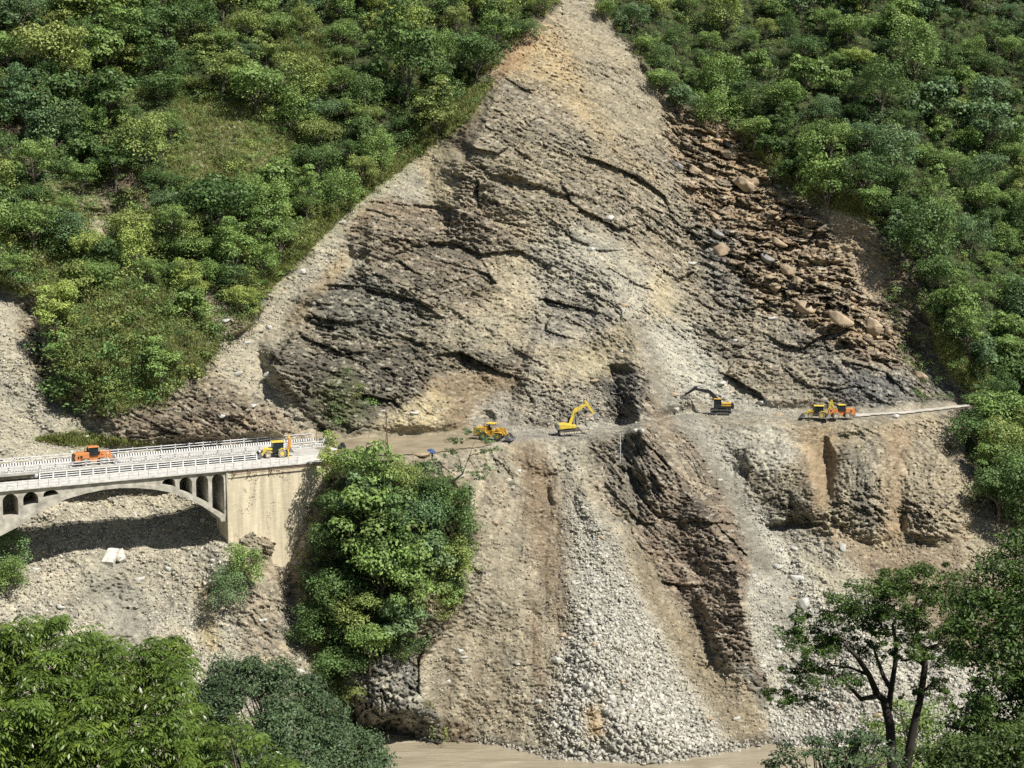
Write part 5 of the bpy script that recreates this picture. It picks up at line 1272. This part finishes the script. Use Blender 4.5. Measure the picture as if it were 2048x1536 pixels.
# grass tufts on the pale-green patches
def grass(name, n, regions, label, seed):
    r = np.random.RandomState(seed); V = []; 
    P = []
    for pts, w in regions:
        P_ = np.array(pts); x0, y0 = P_.min(0); x1, y1 = P_.max(0); c = 0
        while c < n * w:
            x = r.uniform(x0, x1); y = r.uniform(y0, y1)
            if in_poly(x, y, pts): P.append((x, y)); c += 1
    P = np.array(P); base = surf_arr(P[:, 0], P[:, 1]); k = len(P); nb_ = 7
    b = np.repeat(base, nb_, 0) + r.randn(k * nb_, 3) * np.array([.22, .22, .1]); m = len(b)
    d = r.randn(m, 3) * .5 + np.array([0, -.25, 1.0]); d /= np.linalg.norm(d, axis=1)[:, None]; h = (.35 + .55 * r.rand(m))[:, None]
    s = np.cross(d, r.randn(m, 3)); s /= np.linalg.norm(s, axis=1)[:, None]; w_ = .07
    v = np.stack([b - s * w_, b + s * w_, b + d * h * .6 + s * w_ * .7, b + d * h], 1).reshape(-1, 3)
    t = (.75 + .5 * r.rand(m))[:, None] * np.array([[.20, .245, .065]]); t[r.rand(m) < .2] = (.30, .26, .13)
    o = mesh_np(name, v, np.arange(4 * m).reshape(m, 4), M_BUSH, np.repeat(t, 4, 0)); tag(o, label, kind="stuff")
grass("grass", 26000, [([(340, 180), (480, 200), (620, 260), (560, 330), (430, 420), (330, 380), (350, 280)], .16), ([(830, 270), (950, 170), (990, 160), (940, 240), (840, 310), (700, 420), (560, 560), (520, 600), (500, 560), (640, 420)], .22),
      ([(250, 560), (420, 640), (440, 700), (330, 800), (200, 830), (120, 700), (160, 600)], .26), ([(1860, 640), (1950, 700), (1990, 790), (1930, 780), (1880, 720)], .08), ([(1480, 250), (1640, 375), (1740, 395), (1760, 450), (1600, 395), (1500, 300)], .1),
      ([(0, 430), (120, 480), (220, 520), (120, 600), (-60, 570)], .08), ([(150, 865), (250, 880), (330, 890), (150, 893), (60, 880)], .04), ([(560, 60), (680, 80), (660, 180), (580, 150)], .06)], "tall pale green grass on the slopes and slide edges", 3)

# knoll trees: named by look and place
KT = [(712, 958, 46, 'mid green'), (790, 975, 50, 'olive green'), (668, 955, 36, 'yellow green'), (872, 1005, 48, 'dark green'), (740, 1020, 56, 'blue green'), (900, 1060, 56, 'mid green'), (690, 1040, 58, 'dark green'),
      (830, 1060, 62, 'blue green'), (740, 1095, 74, 'mid green'), (660, 1120, 60, 'mid green'), (840, 1140, 58, 'blue green'), (905, 1150, 46, 'olive green'), (760, 1175, 84, 'mid green'), (670, 1200, 66, 'dark green'), (830, 1215, 54, 'mid green'),
      (720, 1245, 62, 'olive green'), (800, 1265, 60, 'blue green'), (650, 1270, 52, 'dark green'), (740, 1310, 52, 'mid green'), (690, 1345, 56, 'mid green'), (780, 1120, 50, 'dark green'), (720, 1400, 34, 'olive green'), (895, 1210, 36, 'mid green')]
for i, (x, y, g, sh) in enumerate(KT):
    e = put_tree(x, y, g * 1.0, KINDS[i % 6][0], 'dark green' if sh == 'mid green' and i % 2 else sh, "trees on the green knoll")
for (x, y, g, sh, lab) in ((24, 1125, 46, 'blue green', "bushy blue green tree at the left frame edge beneath the arch bridge"), (18, 1175, 40, 'mid green', "mid green bush at the left frame edge below the blue green one"),
                           (482, 1150, 46, 'mid green', "bushy tree at the foot of the masonry abutment, upper of two"), (462, 1200, 38, 'blue green', "small bushy tree below the one at the abutment foot"),
                           (1992, 840, 72, 'mid green', "mid green tree overhanging the road end at far right"), (2004, 905, 52, 'olive green', "yellowish green tree below the road end at far right"), (2036, 965, 66, 'dark green', "dark green tree below the yellowish one at the right frame edge")):
    e = put_tree(x, y, g, "shaggy" if g < 70 else "round-crowned", sh, None); e["label"] = lab

# ------------------------------------------------------------------ slender overhanging tree on the knoll corner
def limb_tree(name, label, root, trunks, pads, bark, leafm, leaf, per, rs_seed, D, cat="tree", flat=.4, smooth=True, asp=.5):
    """trunks: list of [(px,py,dD,r)...]; pads: (px,py,dD,radius m,height m)"""
    o = at(*root, D); e = empty(name, o); tag(e, label, cat); tb = MB()
    for t in trunks: tb.tube([at(a, b, D + c) - o for a, b, c, r in t], [r for a, b, c, r in t], 8)
    tb.build("trunk", bark, e, smooth=True)
    r = np.random.RandomState(rs_seed); V = []; F = []; Cc = []; k0 = 0
    for (a, b, c, R, H) in pads:
        ctr = np.array(at(a, b, D + c) - o); n = int(per * R * R); nsub = max(4, int(9 * R))
        sc_ = r.randn(nsub, 3); sc_ /= np.linalg.norm(sc_, axis=1)[:, None]; sc_ *= (r.rand(nsub, 1) ** .4) * np.array([R * 1.1, R * 1.1, H])
        ii = r.randint(nsub, size=n); q = r.randn(n, 3); q /= np.linalg.norm(q, axis=1)[:, None]
        rr = (R * .24 * (.5 + r.rand(nsub)))[ii][:, None]; pos = ctr + sc_[ii] + q * rr * (.5 + .5 * r.rand(n, 1)) * np.array([1, 1, flat + .2])
        nn = q * .4 + r.randn(n, 3) * .45 + np.array([0, 0, .6]); nn /= np.linalg.norm(nn, axis=1)[:, None]
        v, f = quads(pos, nn, leaf, r, asp); t = (.6 + .8 * r.rand(nsub))[ii] * (.75 + .5 * r.rand(n))
        V.append(v); F.append(f + k0); k0 += len(v); Cc.append(np.repeat(np.stack([t * (.9 + .3 * r.rand(n)), t, t * .95], 1), 4, 0))
        # twig to the nearest trunk point
    mesh_np("crown", np.concatenate(V), np.concatenate(F), leafm, np.concatenate(Cc), e)
    return e
Dk = surfD(868, 990) - 1.0
limb_tree("overhanging_tree", "slender tree with sparse tufts leaning out over the slide from the knoll corner", (850, 995),
          [[(850, 995, 0, .22), (890, 975, -1, .18), (925, 948, -2, .14), (938, 915, -2, .10), (948, 885, -2, .07), (960, 872, -2, .04)], [(925, 948, -2, .10), (918, 915, -2, .07), (905, 895, -2, .04)],
           [(938, 912, -2, .08), (960, 905, -2.5, .05), (975, 900, -2.5, .03)], [(938, 918, -2, .07), (955, 945, -2.5, .04)], [(890, 975, -1, .08), (885, 945, -1, .05), (880, 930, -1, .03)]],
          [(915, 880, -2, 1.9, .8), (945, 862, -2, 1.7, .7), (975, 878, -2.5, 1.7, .8), (900, 905, -2, 1.5, .7), (985, 900, -2.5, 1.5, .6), (955, 950, -2.5, 1.9, 1.1), (968, 935, -2.5, 1.2, .8), (915, 935, -2, 1.3, .8), (875, 925, -1, 1.4, .8), (940, 980, -2, 1.0, 1.0), (960, 903, -2.5, 1.1, .5)],
          BARK, LEAF['blue green'], .26, 190, 3, Dk)

# ------------------------------------------------------------------ foreground trees on the near bank
def ground_z(x, y): return min(52 - .5 * y, 50.5 - .52 * (y - 3)) - .5
LF_BRIGHT = leaf_mat("glossy_bright_leaves", (.135, .210, .045), (.135, .210, .045), .35, .36, .5)
LF_FINE = leaf_mat("fine_grey_green_leaves", (.085, .140, .062), (.085, .140, .062), .22)
LF_SHADE = leaf_mat("deep_green_leaves", (.080, .125, .032), (.075, .140, .030), .25, .5)
def compound_tree(name, label, D, tips, seed, trunk_px, leafm, nle=6, scale=1.0, tone=None):
    """sprigs of drooping pinnate leaves at (px, py, dD) tips"""
    r = np.random.RandomState(seed); o = at(trunk_px, 1536, D); o.z = ground_z(o.x, o.y); e = empty(name, o); tag(e, label, "tree")
    V = []; Cc = []
    tp = np.array([np.array(at(a, b, D + c) - o) for a, b, c in tips])
    for k, t in enumerate(tp):
        tone_ = (.55 + .75 * r.rand()) if tone is None else tone(tips[k], r)
        yel = r.rand() < .22
        for j in range(nle):
            a = 2 * math.pi * (j + r.rand() * .7) / nle; L_ = (.32 + .22 * r.rand()) * scale; elev = r.uniform(.1, .9)
            d = np.array([math.cos(a) * math.cos(elev), math.sin(a) * math.cos(elev), math.sin(elev)])
            side = np.array([-math.sin(a), math.cos(a), 0])
            for i in range(1, 6):
                s = i / 5; p = t + d * L_ * s + np.array([0, 0, -.42 * L_ * s * s * 1.6]); g = d + np.array([0, 0, -1.3 * s]); g /= np.linalg.norm(g)
                for sg in ((-1, 1) if i < 5 else (0,)):
                    ld_ = (side * sg * .8 + g * .55 + np.array([0, 0, -.35]) + r.randn(3) * .12); ld_ /= np.linalg.norm(ld_)
                    ll = .17 * scale * (.8 + .4 * r.rand()); wv = np.cross(ld_, np.array([0, 0, 1.0]) + r.randn(3) * .3); wv /= np.linalg.norm(wv) + 1e-6; wv *= ll * .17
                    V.append((p, p + ld_ * ll * .5 + wv, p + ld_ * ll, p + ld_ * ll * .5 - wv))
                    q = tone_ * (.8 + .4 * r.rand()); Cc.append((q * (1.25 if yel else 1), q * (1.15 if yel else 1), q * .9))
    V = np.array(V).reshape(-1, 3); n = len(V) // 4
    mesh_np("crown", V, np.arange(4 * n).reshape(n, 4), leafm, np.repeat(np.array(Cc), 4, 0), e)
    tb = MB(); zc = float(tp[:, 2].mean()); tb.tube([(0, 0, -1), (.1, 0, zc * .35), (-.2, .1, zc * .7), (0, .2, zc)], [.22, .19, .15, .1], 8)
    for k in range(0, len(tp), max(1, len(tp) // 60)):
        b = Vector((-.1, .1, zc * r.uniform(.45, .9))); t = Vector(tp[k]); tb.tube([b, b.lerp(t, .5) + Vector((0, 0, .3)), t - Vector((0, 0, .05))], [.06, .035, .012], 5)
    tb.build("trunk", BARK, e, smooth=True); return e
def fill_tips(prof, n, seed, ybot=1640, depth=3.0, inner=.0):
    """tips under a skyline profile [(px, py)...] with lobes"""
    r = np.random.RandomState(seed); P = np.array(prof, float); out = []
    while len(out) < n:
        x = r.uniform(P[0, 0], P[-1, 0]); y = r.uniform(P[:, 1].min(), ybot); top = np.interp(x, P[:, 0], P[:, 1]) + 10 * math.sin(x * .11 + seed) + 7 * math.sin(x * .31)
        if y < top: continue
        c = -depth * min(1, (y - top) / 200.) + r.uniform(-.8, .8) + .9 * math.sin(x * .045 + y * .03 + seed) * 1.0
        out.append((x, y, c))
    return out
prof1 = [(-260, 1180), (-120, 1215), (0, 1262), (40, 1240), (70, 1232), (110, 1240), (150, 1262), (200, 1268), (240, 1292), (270, 1300), (300, 1280), (340, 1268), (370, 1285), (385, 1330), (380, 1380), (400, 1420), (430, 1480), (440, 1560)]
compound_tree("compound_leaved_tree", "bright yellow green tree with drooping compound leaves filling the bottom left corner", 46, fill_tips(prof1, 2300, 4), 21, 120, LF_BRIGHT)
prof1b = [(395, 1500), (420, 1440), (470, 1430), (560, 1490), (640, 1540), (700, 1580)]
compound_tree("compound_leaved_tree", "low yellow green sprays in front of the dark fine-leaved tree at the bottom", 44, fill_tips(prof1b, 130, 9, 1640, 1.0), 22, 520, LF_BRIGHT)

def profile_tree(name, label, D, prof, nclump, per, leaf, seed, leafm, trunk_px, depth=3.0, cr=.75, ybot=1640, asp=.45, gaps=()):
    r = np.random.RandomState(seed); o = at(trunk_px, 1560, D); o.z = ground_z(o.x, o.y); e = empty(name, o); tag(e, label, "tree")
    tips = [t for t in fill_tips(prof, nclump, seed, ybot, depth) if not any(math.hypot((t[0] - a) / c, (t[1] - b) / d) < 1 for a, b, c, d in gaps)]
    V = []; F = []; Cc = []; k0 = 0
    tp = np.array([np.array(at(a, b, D + c) - o) for a, b, c in tips])
    ii = np.repeat(np.arange(len(tp)), per); n = len(ii); q = r.randn(n, 3); q /= np.linalg.norm(q, axis=1)[:, None]
    pos = tp[ii] + q * (cr * (.35 + .6 * r.rand(len(tp))))[ii][:, None] * (.4 + .6 * r.rand(n, 1)) * np.array([1, 1, .5])
    nn = q * .5 + r.randn(n, 3) * .4 + np.array([0, -.1, .5]); nn /= np.linalg.norm(nn, axis=1)[:, None]
    v, f = quads(pos, nn, leaf, r, asp); t = (.65 + .6 * r.rand(len(tp)))[ii] * (.75 + .5 * r.rand(n))
    mesh_np("crown", v, f, leafm, np.repeat(np.stack([t * (.95 + .2 * r.rand(n)), t, t], 1), 4, 0), e)
    tb = MB(); zc = float(tp[:, 2].mean()); tb.tube([(0, 0, -1), (.1, 0, zc * .4), (-.3, .1, zc * .75), (0, .2, zc)], [.3, .26, .2, .1], 8)
    for k in range(0, len(tp), max(1, len(tp) // 70)):
        b = Vector((-.1, .1, zc * r.uniform(.5, .9))); t_ = Vector(tp[k]); tb.tube([b, b.lerp(t_, .5) + Vector((0, 0, .4)), t_], [.09, .05, .015], 5)
    tb.build("trunk", BARK_D, e, smooth=True); return e
prof2 = [(375, 1420), (390, 1380), (420, 1345), (465, 1312), (520, 1330), (560, 1325), (590, 1350), (620, 1370), (650, 1385), (672, 1400), (690, 1440), (712, 1452), (740, 1462), (765, 1490), (778, 1540), (780, 1600)]
profile_tree("fine_leaved_tree", "dark grey green tree of very fine leaves, bottom centre left in front of the river", 74, prof2, 1050, 95, .16, 31, LF_FINE, 560, 5.0, .95, gaps=((500, 1420, 26, 34), (585, 1455, 16, 26), (470, 1500, 14, 20)))

D3 = 80
limb_tree("layered_tree", "tall dark tree with forked trunk and layered foliage pads, bottom right", (1785, 1560),
          [[(1785, 1640, 0, 0.32), (1785, 1540, 0, 0.27), (1780, 1450, 0, 0.24), (1768, 1400, 0, 0.21), (1755, 1390, 0, 0.18), (1738, 1350, -1, 0.14), (1715, 1315, -2, .12), (1690, 1290, -3, .07)],
           [(1755, 1392, 0, .15), (1722, 1398, -1, .12), (1700, 1375, -1, .08), (1675, 1350, -1, .04)],
           [(1776, 1430, 0, 0.17), (1782, 1380, 0, 0.15), (1790, 1330, 0, 0.12), (1793, 1290, 0, .12), (1785, 1250, 0, .07), (1800, 1220, 0, .04)],
           [(1782, 1378, 0, .14), (1768, 1355, 1, .11), (1755, 1320, 1, .08), (1745, 1290, 1, .04)], [(1738, 1350, -1, .1), (1700, 1335, -1, .06), (1660, 1330, -1, .03)]],
          [(1625, 1230, 0, 1.3, .35), (1585, 1275, 0, 1.2, .35), (1620, 1300, -1, 1.7, .4), (1665, 1285, 0, 1.8, .5), (1600, 1345, 0, 1.6, .4), (1660, 1350, -1, 1.9, .45), (1565, 1390, 0, 1.3, .35), (1600, 1400, 1, 1.3, .3), (1690, 1225, 0, 1.7, .5), (1720, 1195, 0, 1.8, .5),
           (1760, 1165, 0, 1.7, .45), (1790, 1175, 1, 1.7, .5), (1750, 1215, 0, 2.0, .5), (1700, 1260, 1, 1.7, .5), (1770, 1250, -1, 1.6, .5), (1730, 1300, 1, 1.3, .4), (1640, 1260, 0, 1.3, .4)],
          BARK_D, LF_SHADE, .16, 520, 41, D3, asp=.4)
limb_tree("layered_tree", "tall dark tree with a single leaning stem and flat crown, right of the forked tree", (1815, 1560),
          [[(1800, 1640, 0, 0.30), (1812, 1540, 0, 0.26), (1826, 1460, 0, 0.21), (1842, 1390, 0, 0.18), (1850, 1330, 0, 0.15), (1848, 1295, 0, 0.13), (1830, 1280, 0, .1), (1815, 1255, 0, .06)], [(1850, 1300, 0, .14), (1875, 1290, 0, .08), (1900, 1280, 0, .04)],
           [(1848, 1330, 0, .1), (1830, 1318, 0, .07), (1800, 1322, 0, .04)], [(1840, 1300, 1, .12), (1828, 1230, 1, .09), (1835, 1190, 1, .05)], [(1845, 1385, 0, .07), (1870, 1360, 0, .04)]],
          [(1840, 1150, 0, 1.7, .45), (1880, 1150, 1, 1.5, .4), (1825, 1185, 0, 2.0, .5), (1870, 1200, 0, 1.9, .5), (1910, 1215, 1, 1.7, .5), (1850, 1240, 0, 2.1, .5), (1900, 1260, 0, 1.9, .5), (1815, 1270, 0, 1.6, .45), (1875, 1300, -1, 1.8, .45), (1920, 1310, 0, 1.5, .4),
           (1800, 1310, 0, 1.0, .3), (1868, 1372, 0, 1.1, .3), (1905, 1400, 0, 1.2, .3), (1815, 1390, 0, .8, .25), (1790, 1220, 1, 1.4, .4)],
          BARK_D, LF_SHADE, .16, 520, 43, D3 - 2, asp=.4)
prof4 = [(1905, 1300), (1915, 1220), (1935, 1170), (1960, 1130), (1990, 1105), (2020, 1080), (2060, 1055), (2120, 1040), (2240, 1030), (2300, 1080)]
profile_tree("dark_tree", "big dark leafy tree cut off by the right frame edge in the foreground", 70, prof4, 1000, 90, .18, 51, LF_SHADE, 2080, 4, 1.1, gaps=((1915, 1370, 40, 60), (1950, 1500, 30, 20)))
prof5 = [(1690, 1500), (1730, 1450), (1760, 1430), (1820, 1405), (1870, 1400), (1920, 1430), (1960, 1440), (2000, 1450), (2060, 1470)]
profile_tree("bushy_tree", "bright green bushy tree behind the two dark trunks at bottom right", 92, prof5, 330, 70, .20, 52, LEAF['mid green'], 1860, 3, 1.0)
prof6 = [(1530, 1525), (1560, 1490), (1600, 1490), (1640, 1470), (1690, 1470), (1740, 1455), (1790, 1490), (1820, 1530), (1840, 1560)]
profile_tree("dark_shrub", "dark sparse shrub along the river at the bottom edge, left of the trunks", 66, prof6, 120, 60, .17, 53, LF_FINE, 1660, 1.5, .8)
prof7 = [(1820, 1560), (1850, 1500), (1900, 1470), (1950, 1480), (2000, 1460), (2080, 1440)]
profile_tree("dark_shrub", "deep green shrub in the extreme bottom right corner of the view", 62, prof7, 220, 70, .18, 54, LF_SHADE, 1960, 2.0, .9)

# ------------------------------------------------------------------ loose stones
def stones(name, n, seed, label, smin, smax, x0=-120, x1=2180, y0=60, y1=1530, kind="stuff", pw=3.2):
    r = np.random.RandomState(seed); N = n * 14
    x = r.uniform(x0, x1, N); y = r.uniform(y0, y1, N); w = up(A_RUB, x, y)
    k = r.rand(N) < np.clip(w, 0, 1.6) / 1.6; x, y, w = x[k][:n], y[k][:n], w[k][:n]; n = len(x)
    p = surf_arr(x, y); base = up(A_COL, x, y)
    ph = (1 + 5 ** .5) / 2
    iv = np.array([(-1, ph, 0), (1, ph, 0), (-1, -ph, 0), (1, -ph, 0), (0, -1, ph), (0, 1, ph), (0, -1, -ph), (0, 1, -ph), (ph, 0, -1), (ph, 0, 1), (-ph, 0, -1), (-ph, 0, 1)]) / 1.9
    it = np.array([(0, 11, 5), (0, 5, 1), (0, 1, 7), (0, 7, 10), (0, 10, 11), (1, 5, 9), (5, 11, 4), (11, 10, 2), (10, 7, 6), (7, 1, 8), (3, 9, 4), (3, 4, 2), (3, 2, 6), (3, 6, 8), (3, 8, 9), (4, 9, 5), (2, 4, 11), (6, 2, 10), (8, 6, 7), (9, 8, 1)])
    s = smin + (smax - smin) * r.rand(n) ** pw * np.clip(.22 + .62 * w, .3, 1.25) * np.where((x > 900) & (y > 850), .55 + .55 * np.clip((y - 900) / 480, 0, 1), 1)
    v = iv[None] * (1 + .28 * r.randn(n, 12, 1)) * np.stack([.7 + .6 * r.rand(n), .7 + .6 * r.rand(n), .28 + .5 * r.rand(n)], 1)[:, None, :] * s[:, None, None]
    q = r.randn(n, 4); q /= np.linalg.norm(q, axis=1)[:, None]; a, b, c, d = q.T
    Rm = np.stack([1 - 2 * (c * c + d * d), 2 * (b * c - a * d), 2 * (b * d + a * c), 2 * (b * c + a * d), 1 - 2 * (b * b + d * d), 2 * (c * d - a * b), 2 * (b * d - a * c), 2 * (c * d + a * b), 1 - 2 * (b * b + c * c)], 1).reshape(n, 3, 3)
    v = np.einsum('nij,nkj->nki', Rm, v) + p[:, None, :] + np.array([0, -.12, .12]) * s[:, None, None]
    t = (.72 + .65 * r.rand(n, 1)); cc = (base * .45 + np.array([[.40, .385, .33]]) * .55) * t
    f = (it[None] + 12 * np.arange(n)[:, None, None]).reshape(-1, 3)
    return tag(mesh_np(name, v.reshape(-1, 3), f, M_STONE, np.repeat(cc, 12, 0).clip(.02, .75)), label, kind=kind)
M_STONE = ground_mat("loose_stone", fine=4.0, bump=.3)
stones("scree", 100000, 5, "loose angular rubble strewn over the debris cones and scree", .06, .46)
# individual boulders
BM = []
def boulder_mesh(seed, m):
    import bmesh
    r = np.random.RandomState(seed); bm = bmesh.new()
    for _ in range(16):
        p = r.randn(3); p /= np.linalg.norm(p); p *= np.array([1, .75, .6]) * (.8 + .3 * r.rand()); bm.verts.new(p)
    bmesh.ops.convex_hull(bm, input=bm.verts); bmesh.ops.delete(bm, geom=[v for v in bm.verts if not v.link_faces], context='VERTS')
    bmesh.ops.bevel(bm, geom=bm.edges, offset=.05, segments=1, affect='EDGES')
    me = bpy.data.meshes.new("boulder"); bm.to_mesh(me); bm.free(); me.materials.append(m); return me
M['rock_pale'] = mat("pale_boulder", (.46, .455, .42), .95, noise=.2, nscale=1.5, bump=.5); M['rock_tan'] = mat("tan_boulder", (.37, .29, .195), .95, noise=.25, nscale=1.5, bump=.5)
M['rock_grey'] = mat("grey_boulder", (.25, .245, .23), .95, noise=.25, nscale=1.5, bump=.5)
BMS = {k: [boulder_mesh(60 + i, M[k]) for i in range(5)] for k in ('rock_pale', 'rock_tan', 'rock_grey')}
def boulder(px, py, w, h, kind, lab=None, grp=None, tilt=0.0):
    p = surf(px, py); d = p.y / FPX; o = bpy.data.objects.new("boulder", BMS[kind][rs.randint(5)]); COL.objects.link(o)
    o.location = p + Vector((0, -.12 * h * d, .05 * h * d)); o.scale = (w * d * .66, w * d * .5, h * d * .85); o.rotation_euler = (rs.uniform(-.5, -.1), tilt, rs.uniform(-.4, .4))
    word = {'rock_pale': 'pale', 'rock_tan': 'tan', 'rock_grey': 'dark grey'}[kind]
    tag(o, lab or unique(f"{'large' if w > 26 else 'small' if w < 14 else 'mid-sized'} {word} boulder", px, py, LM_ROCK), "boulder", grp)
for a in ((1606, 1208, 30, 36, 'rock_pale', "largest pale boulder on the right scree, beside the layered tree"), (1590, 1156, 26, 22, 'rock_pale', "pale slab-like boulder above the largest one on the right scree"), (1556, 1134, 24, 12, 'rock_pale', "flat pale slab lying on the scree's dark band"),
          (1562, 1293, 22, 16, 'rock_pale', "rounded pale boulder left of the layered tree's crown"), (1558, 1306, 14, 12, 'rock_pale', "smaller pale boulder just below the rounded one left of the layered tree"), (1526, 1332, 16, 12, 'rock_pale', "lone pale boulder near the tip of the brown rock ridge"),
          (1686, 1097, 14, 30, 'rock_pale', "thin upright grey-white slab on the brown fan below the right cliffs"), (1222, 1398, 22, 22, 'rock_pale', "biggest pale block low in the centre of the debris cone"), (1180, 1372, 22, 20, 'rock_pale', "pale block left of the biggest one low on the cone"),
          (1264, 1416, 14, 18, 'rock_pale', "pale block right of the biggest one low on the cone"), (1218, 1424, 20, 14, 'rock_grey', "grey block just below the biggest pale one on the cone"), (1248, 1505, 18, 12, 'rock_pale', "pale block at the water's edge of the debris cone"),
          (1490, 372, 46, 26, 'rock_tan', "big tan slab high in the blocky right part of the scar"), (1612, 620, 44, 30, 'rock_tan', "big tan block in the lower part of the blocky scar"), (1680, 640, 46, 36, 'rock_tan', "tan block with a dark shadow, right of the other big one"),
          (1745, 655, 44, 36, 'rock_tan', "tan block at the foot of the shaded cliff gully"), (1440, 505, 36, 34, 'rock_tan', "tan block beside the dark notch in the middle of the scar"), (1410, 340, 28, 22, 'rock_tan', "reddish tan block in the upper right of the scar"),
          (1840, 755, 40, 22, 'rock_tan', "long pale tan slab at the foot of the cliff above the road"), (1524, 806, 26, 12, 'rock_pale', "flat white slab right of the dark excavator"), (845, 910, 34, 13, 'rock_tan', "long low boulder at the road edge left of the umbrella"),
          (1270, 862, 12, 12, 'rock_pale', "left pale stone of the pair on the dark spur right of the excavator"), (1284, 862, 11, 11, 'rock_pale', "right pale stone of the pair on the dark spur right of the excavator"), (170, 873, 14, 10, 'rock_pale', "white boulder on the grass behind the rear bridge"),
          (143, 905, 11, 9, 'rock_pale', "white boulder just above the railing left of the orange loader"), (990, 1046, 18, 12, 'rock_tan', "tan boulder alone on the upper left of the debris cone")):
    boulder(*a, tilt=.5 if a[0] > 1400 and a[1] < 760 else 0)
nb = 0; seen = set()
while nb < 170:
    x, y = rs.uniform(40, 2030), rs.uniform(240, 1510); w = float(up(A_RUB, np.array([x]), np.array([y]))[0]); bg = float(up(A_BIG, np.array([x]), np.array([y]))[0])
    if rs.rand() > max(w * .6, bg * .8): continue
    key = (round(x / 20.48), round(y / 15.36))
    if key in seen: continue
    seen.add(key)
    if bg > .3: s = rs.uniform(12, 32); k = 'rock_tan' if rs.rand() < .75 else 'rock_grey'
    else: s = rs.uniform(8, 17); k = 'rock_pale' if rs.rand() < .75 else 'rock_tan'
    boulder(x, y, s * rs.uniform(.9, 1.4), s * rs.uniform(.6, .9), k, None, "boulders on the slide and scree", tilt=.5 if bg > .3 else rs.uniform(-.3, .3)); nb += 1
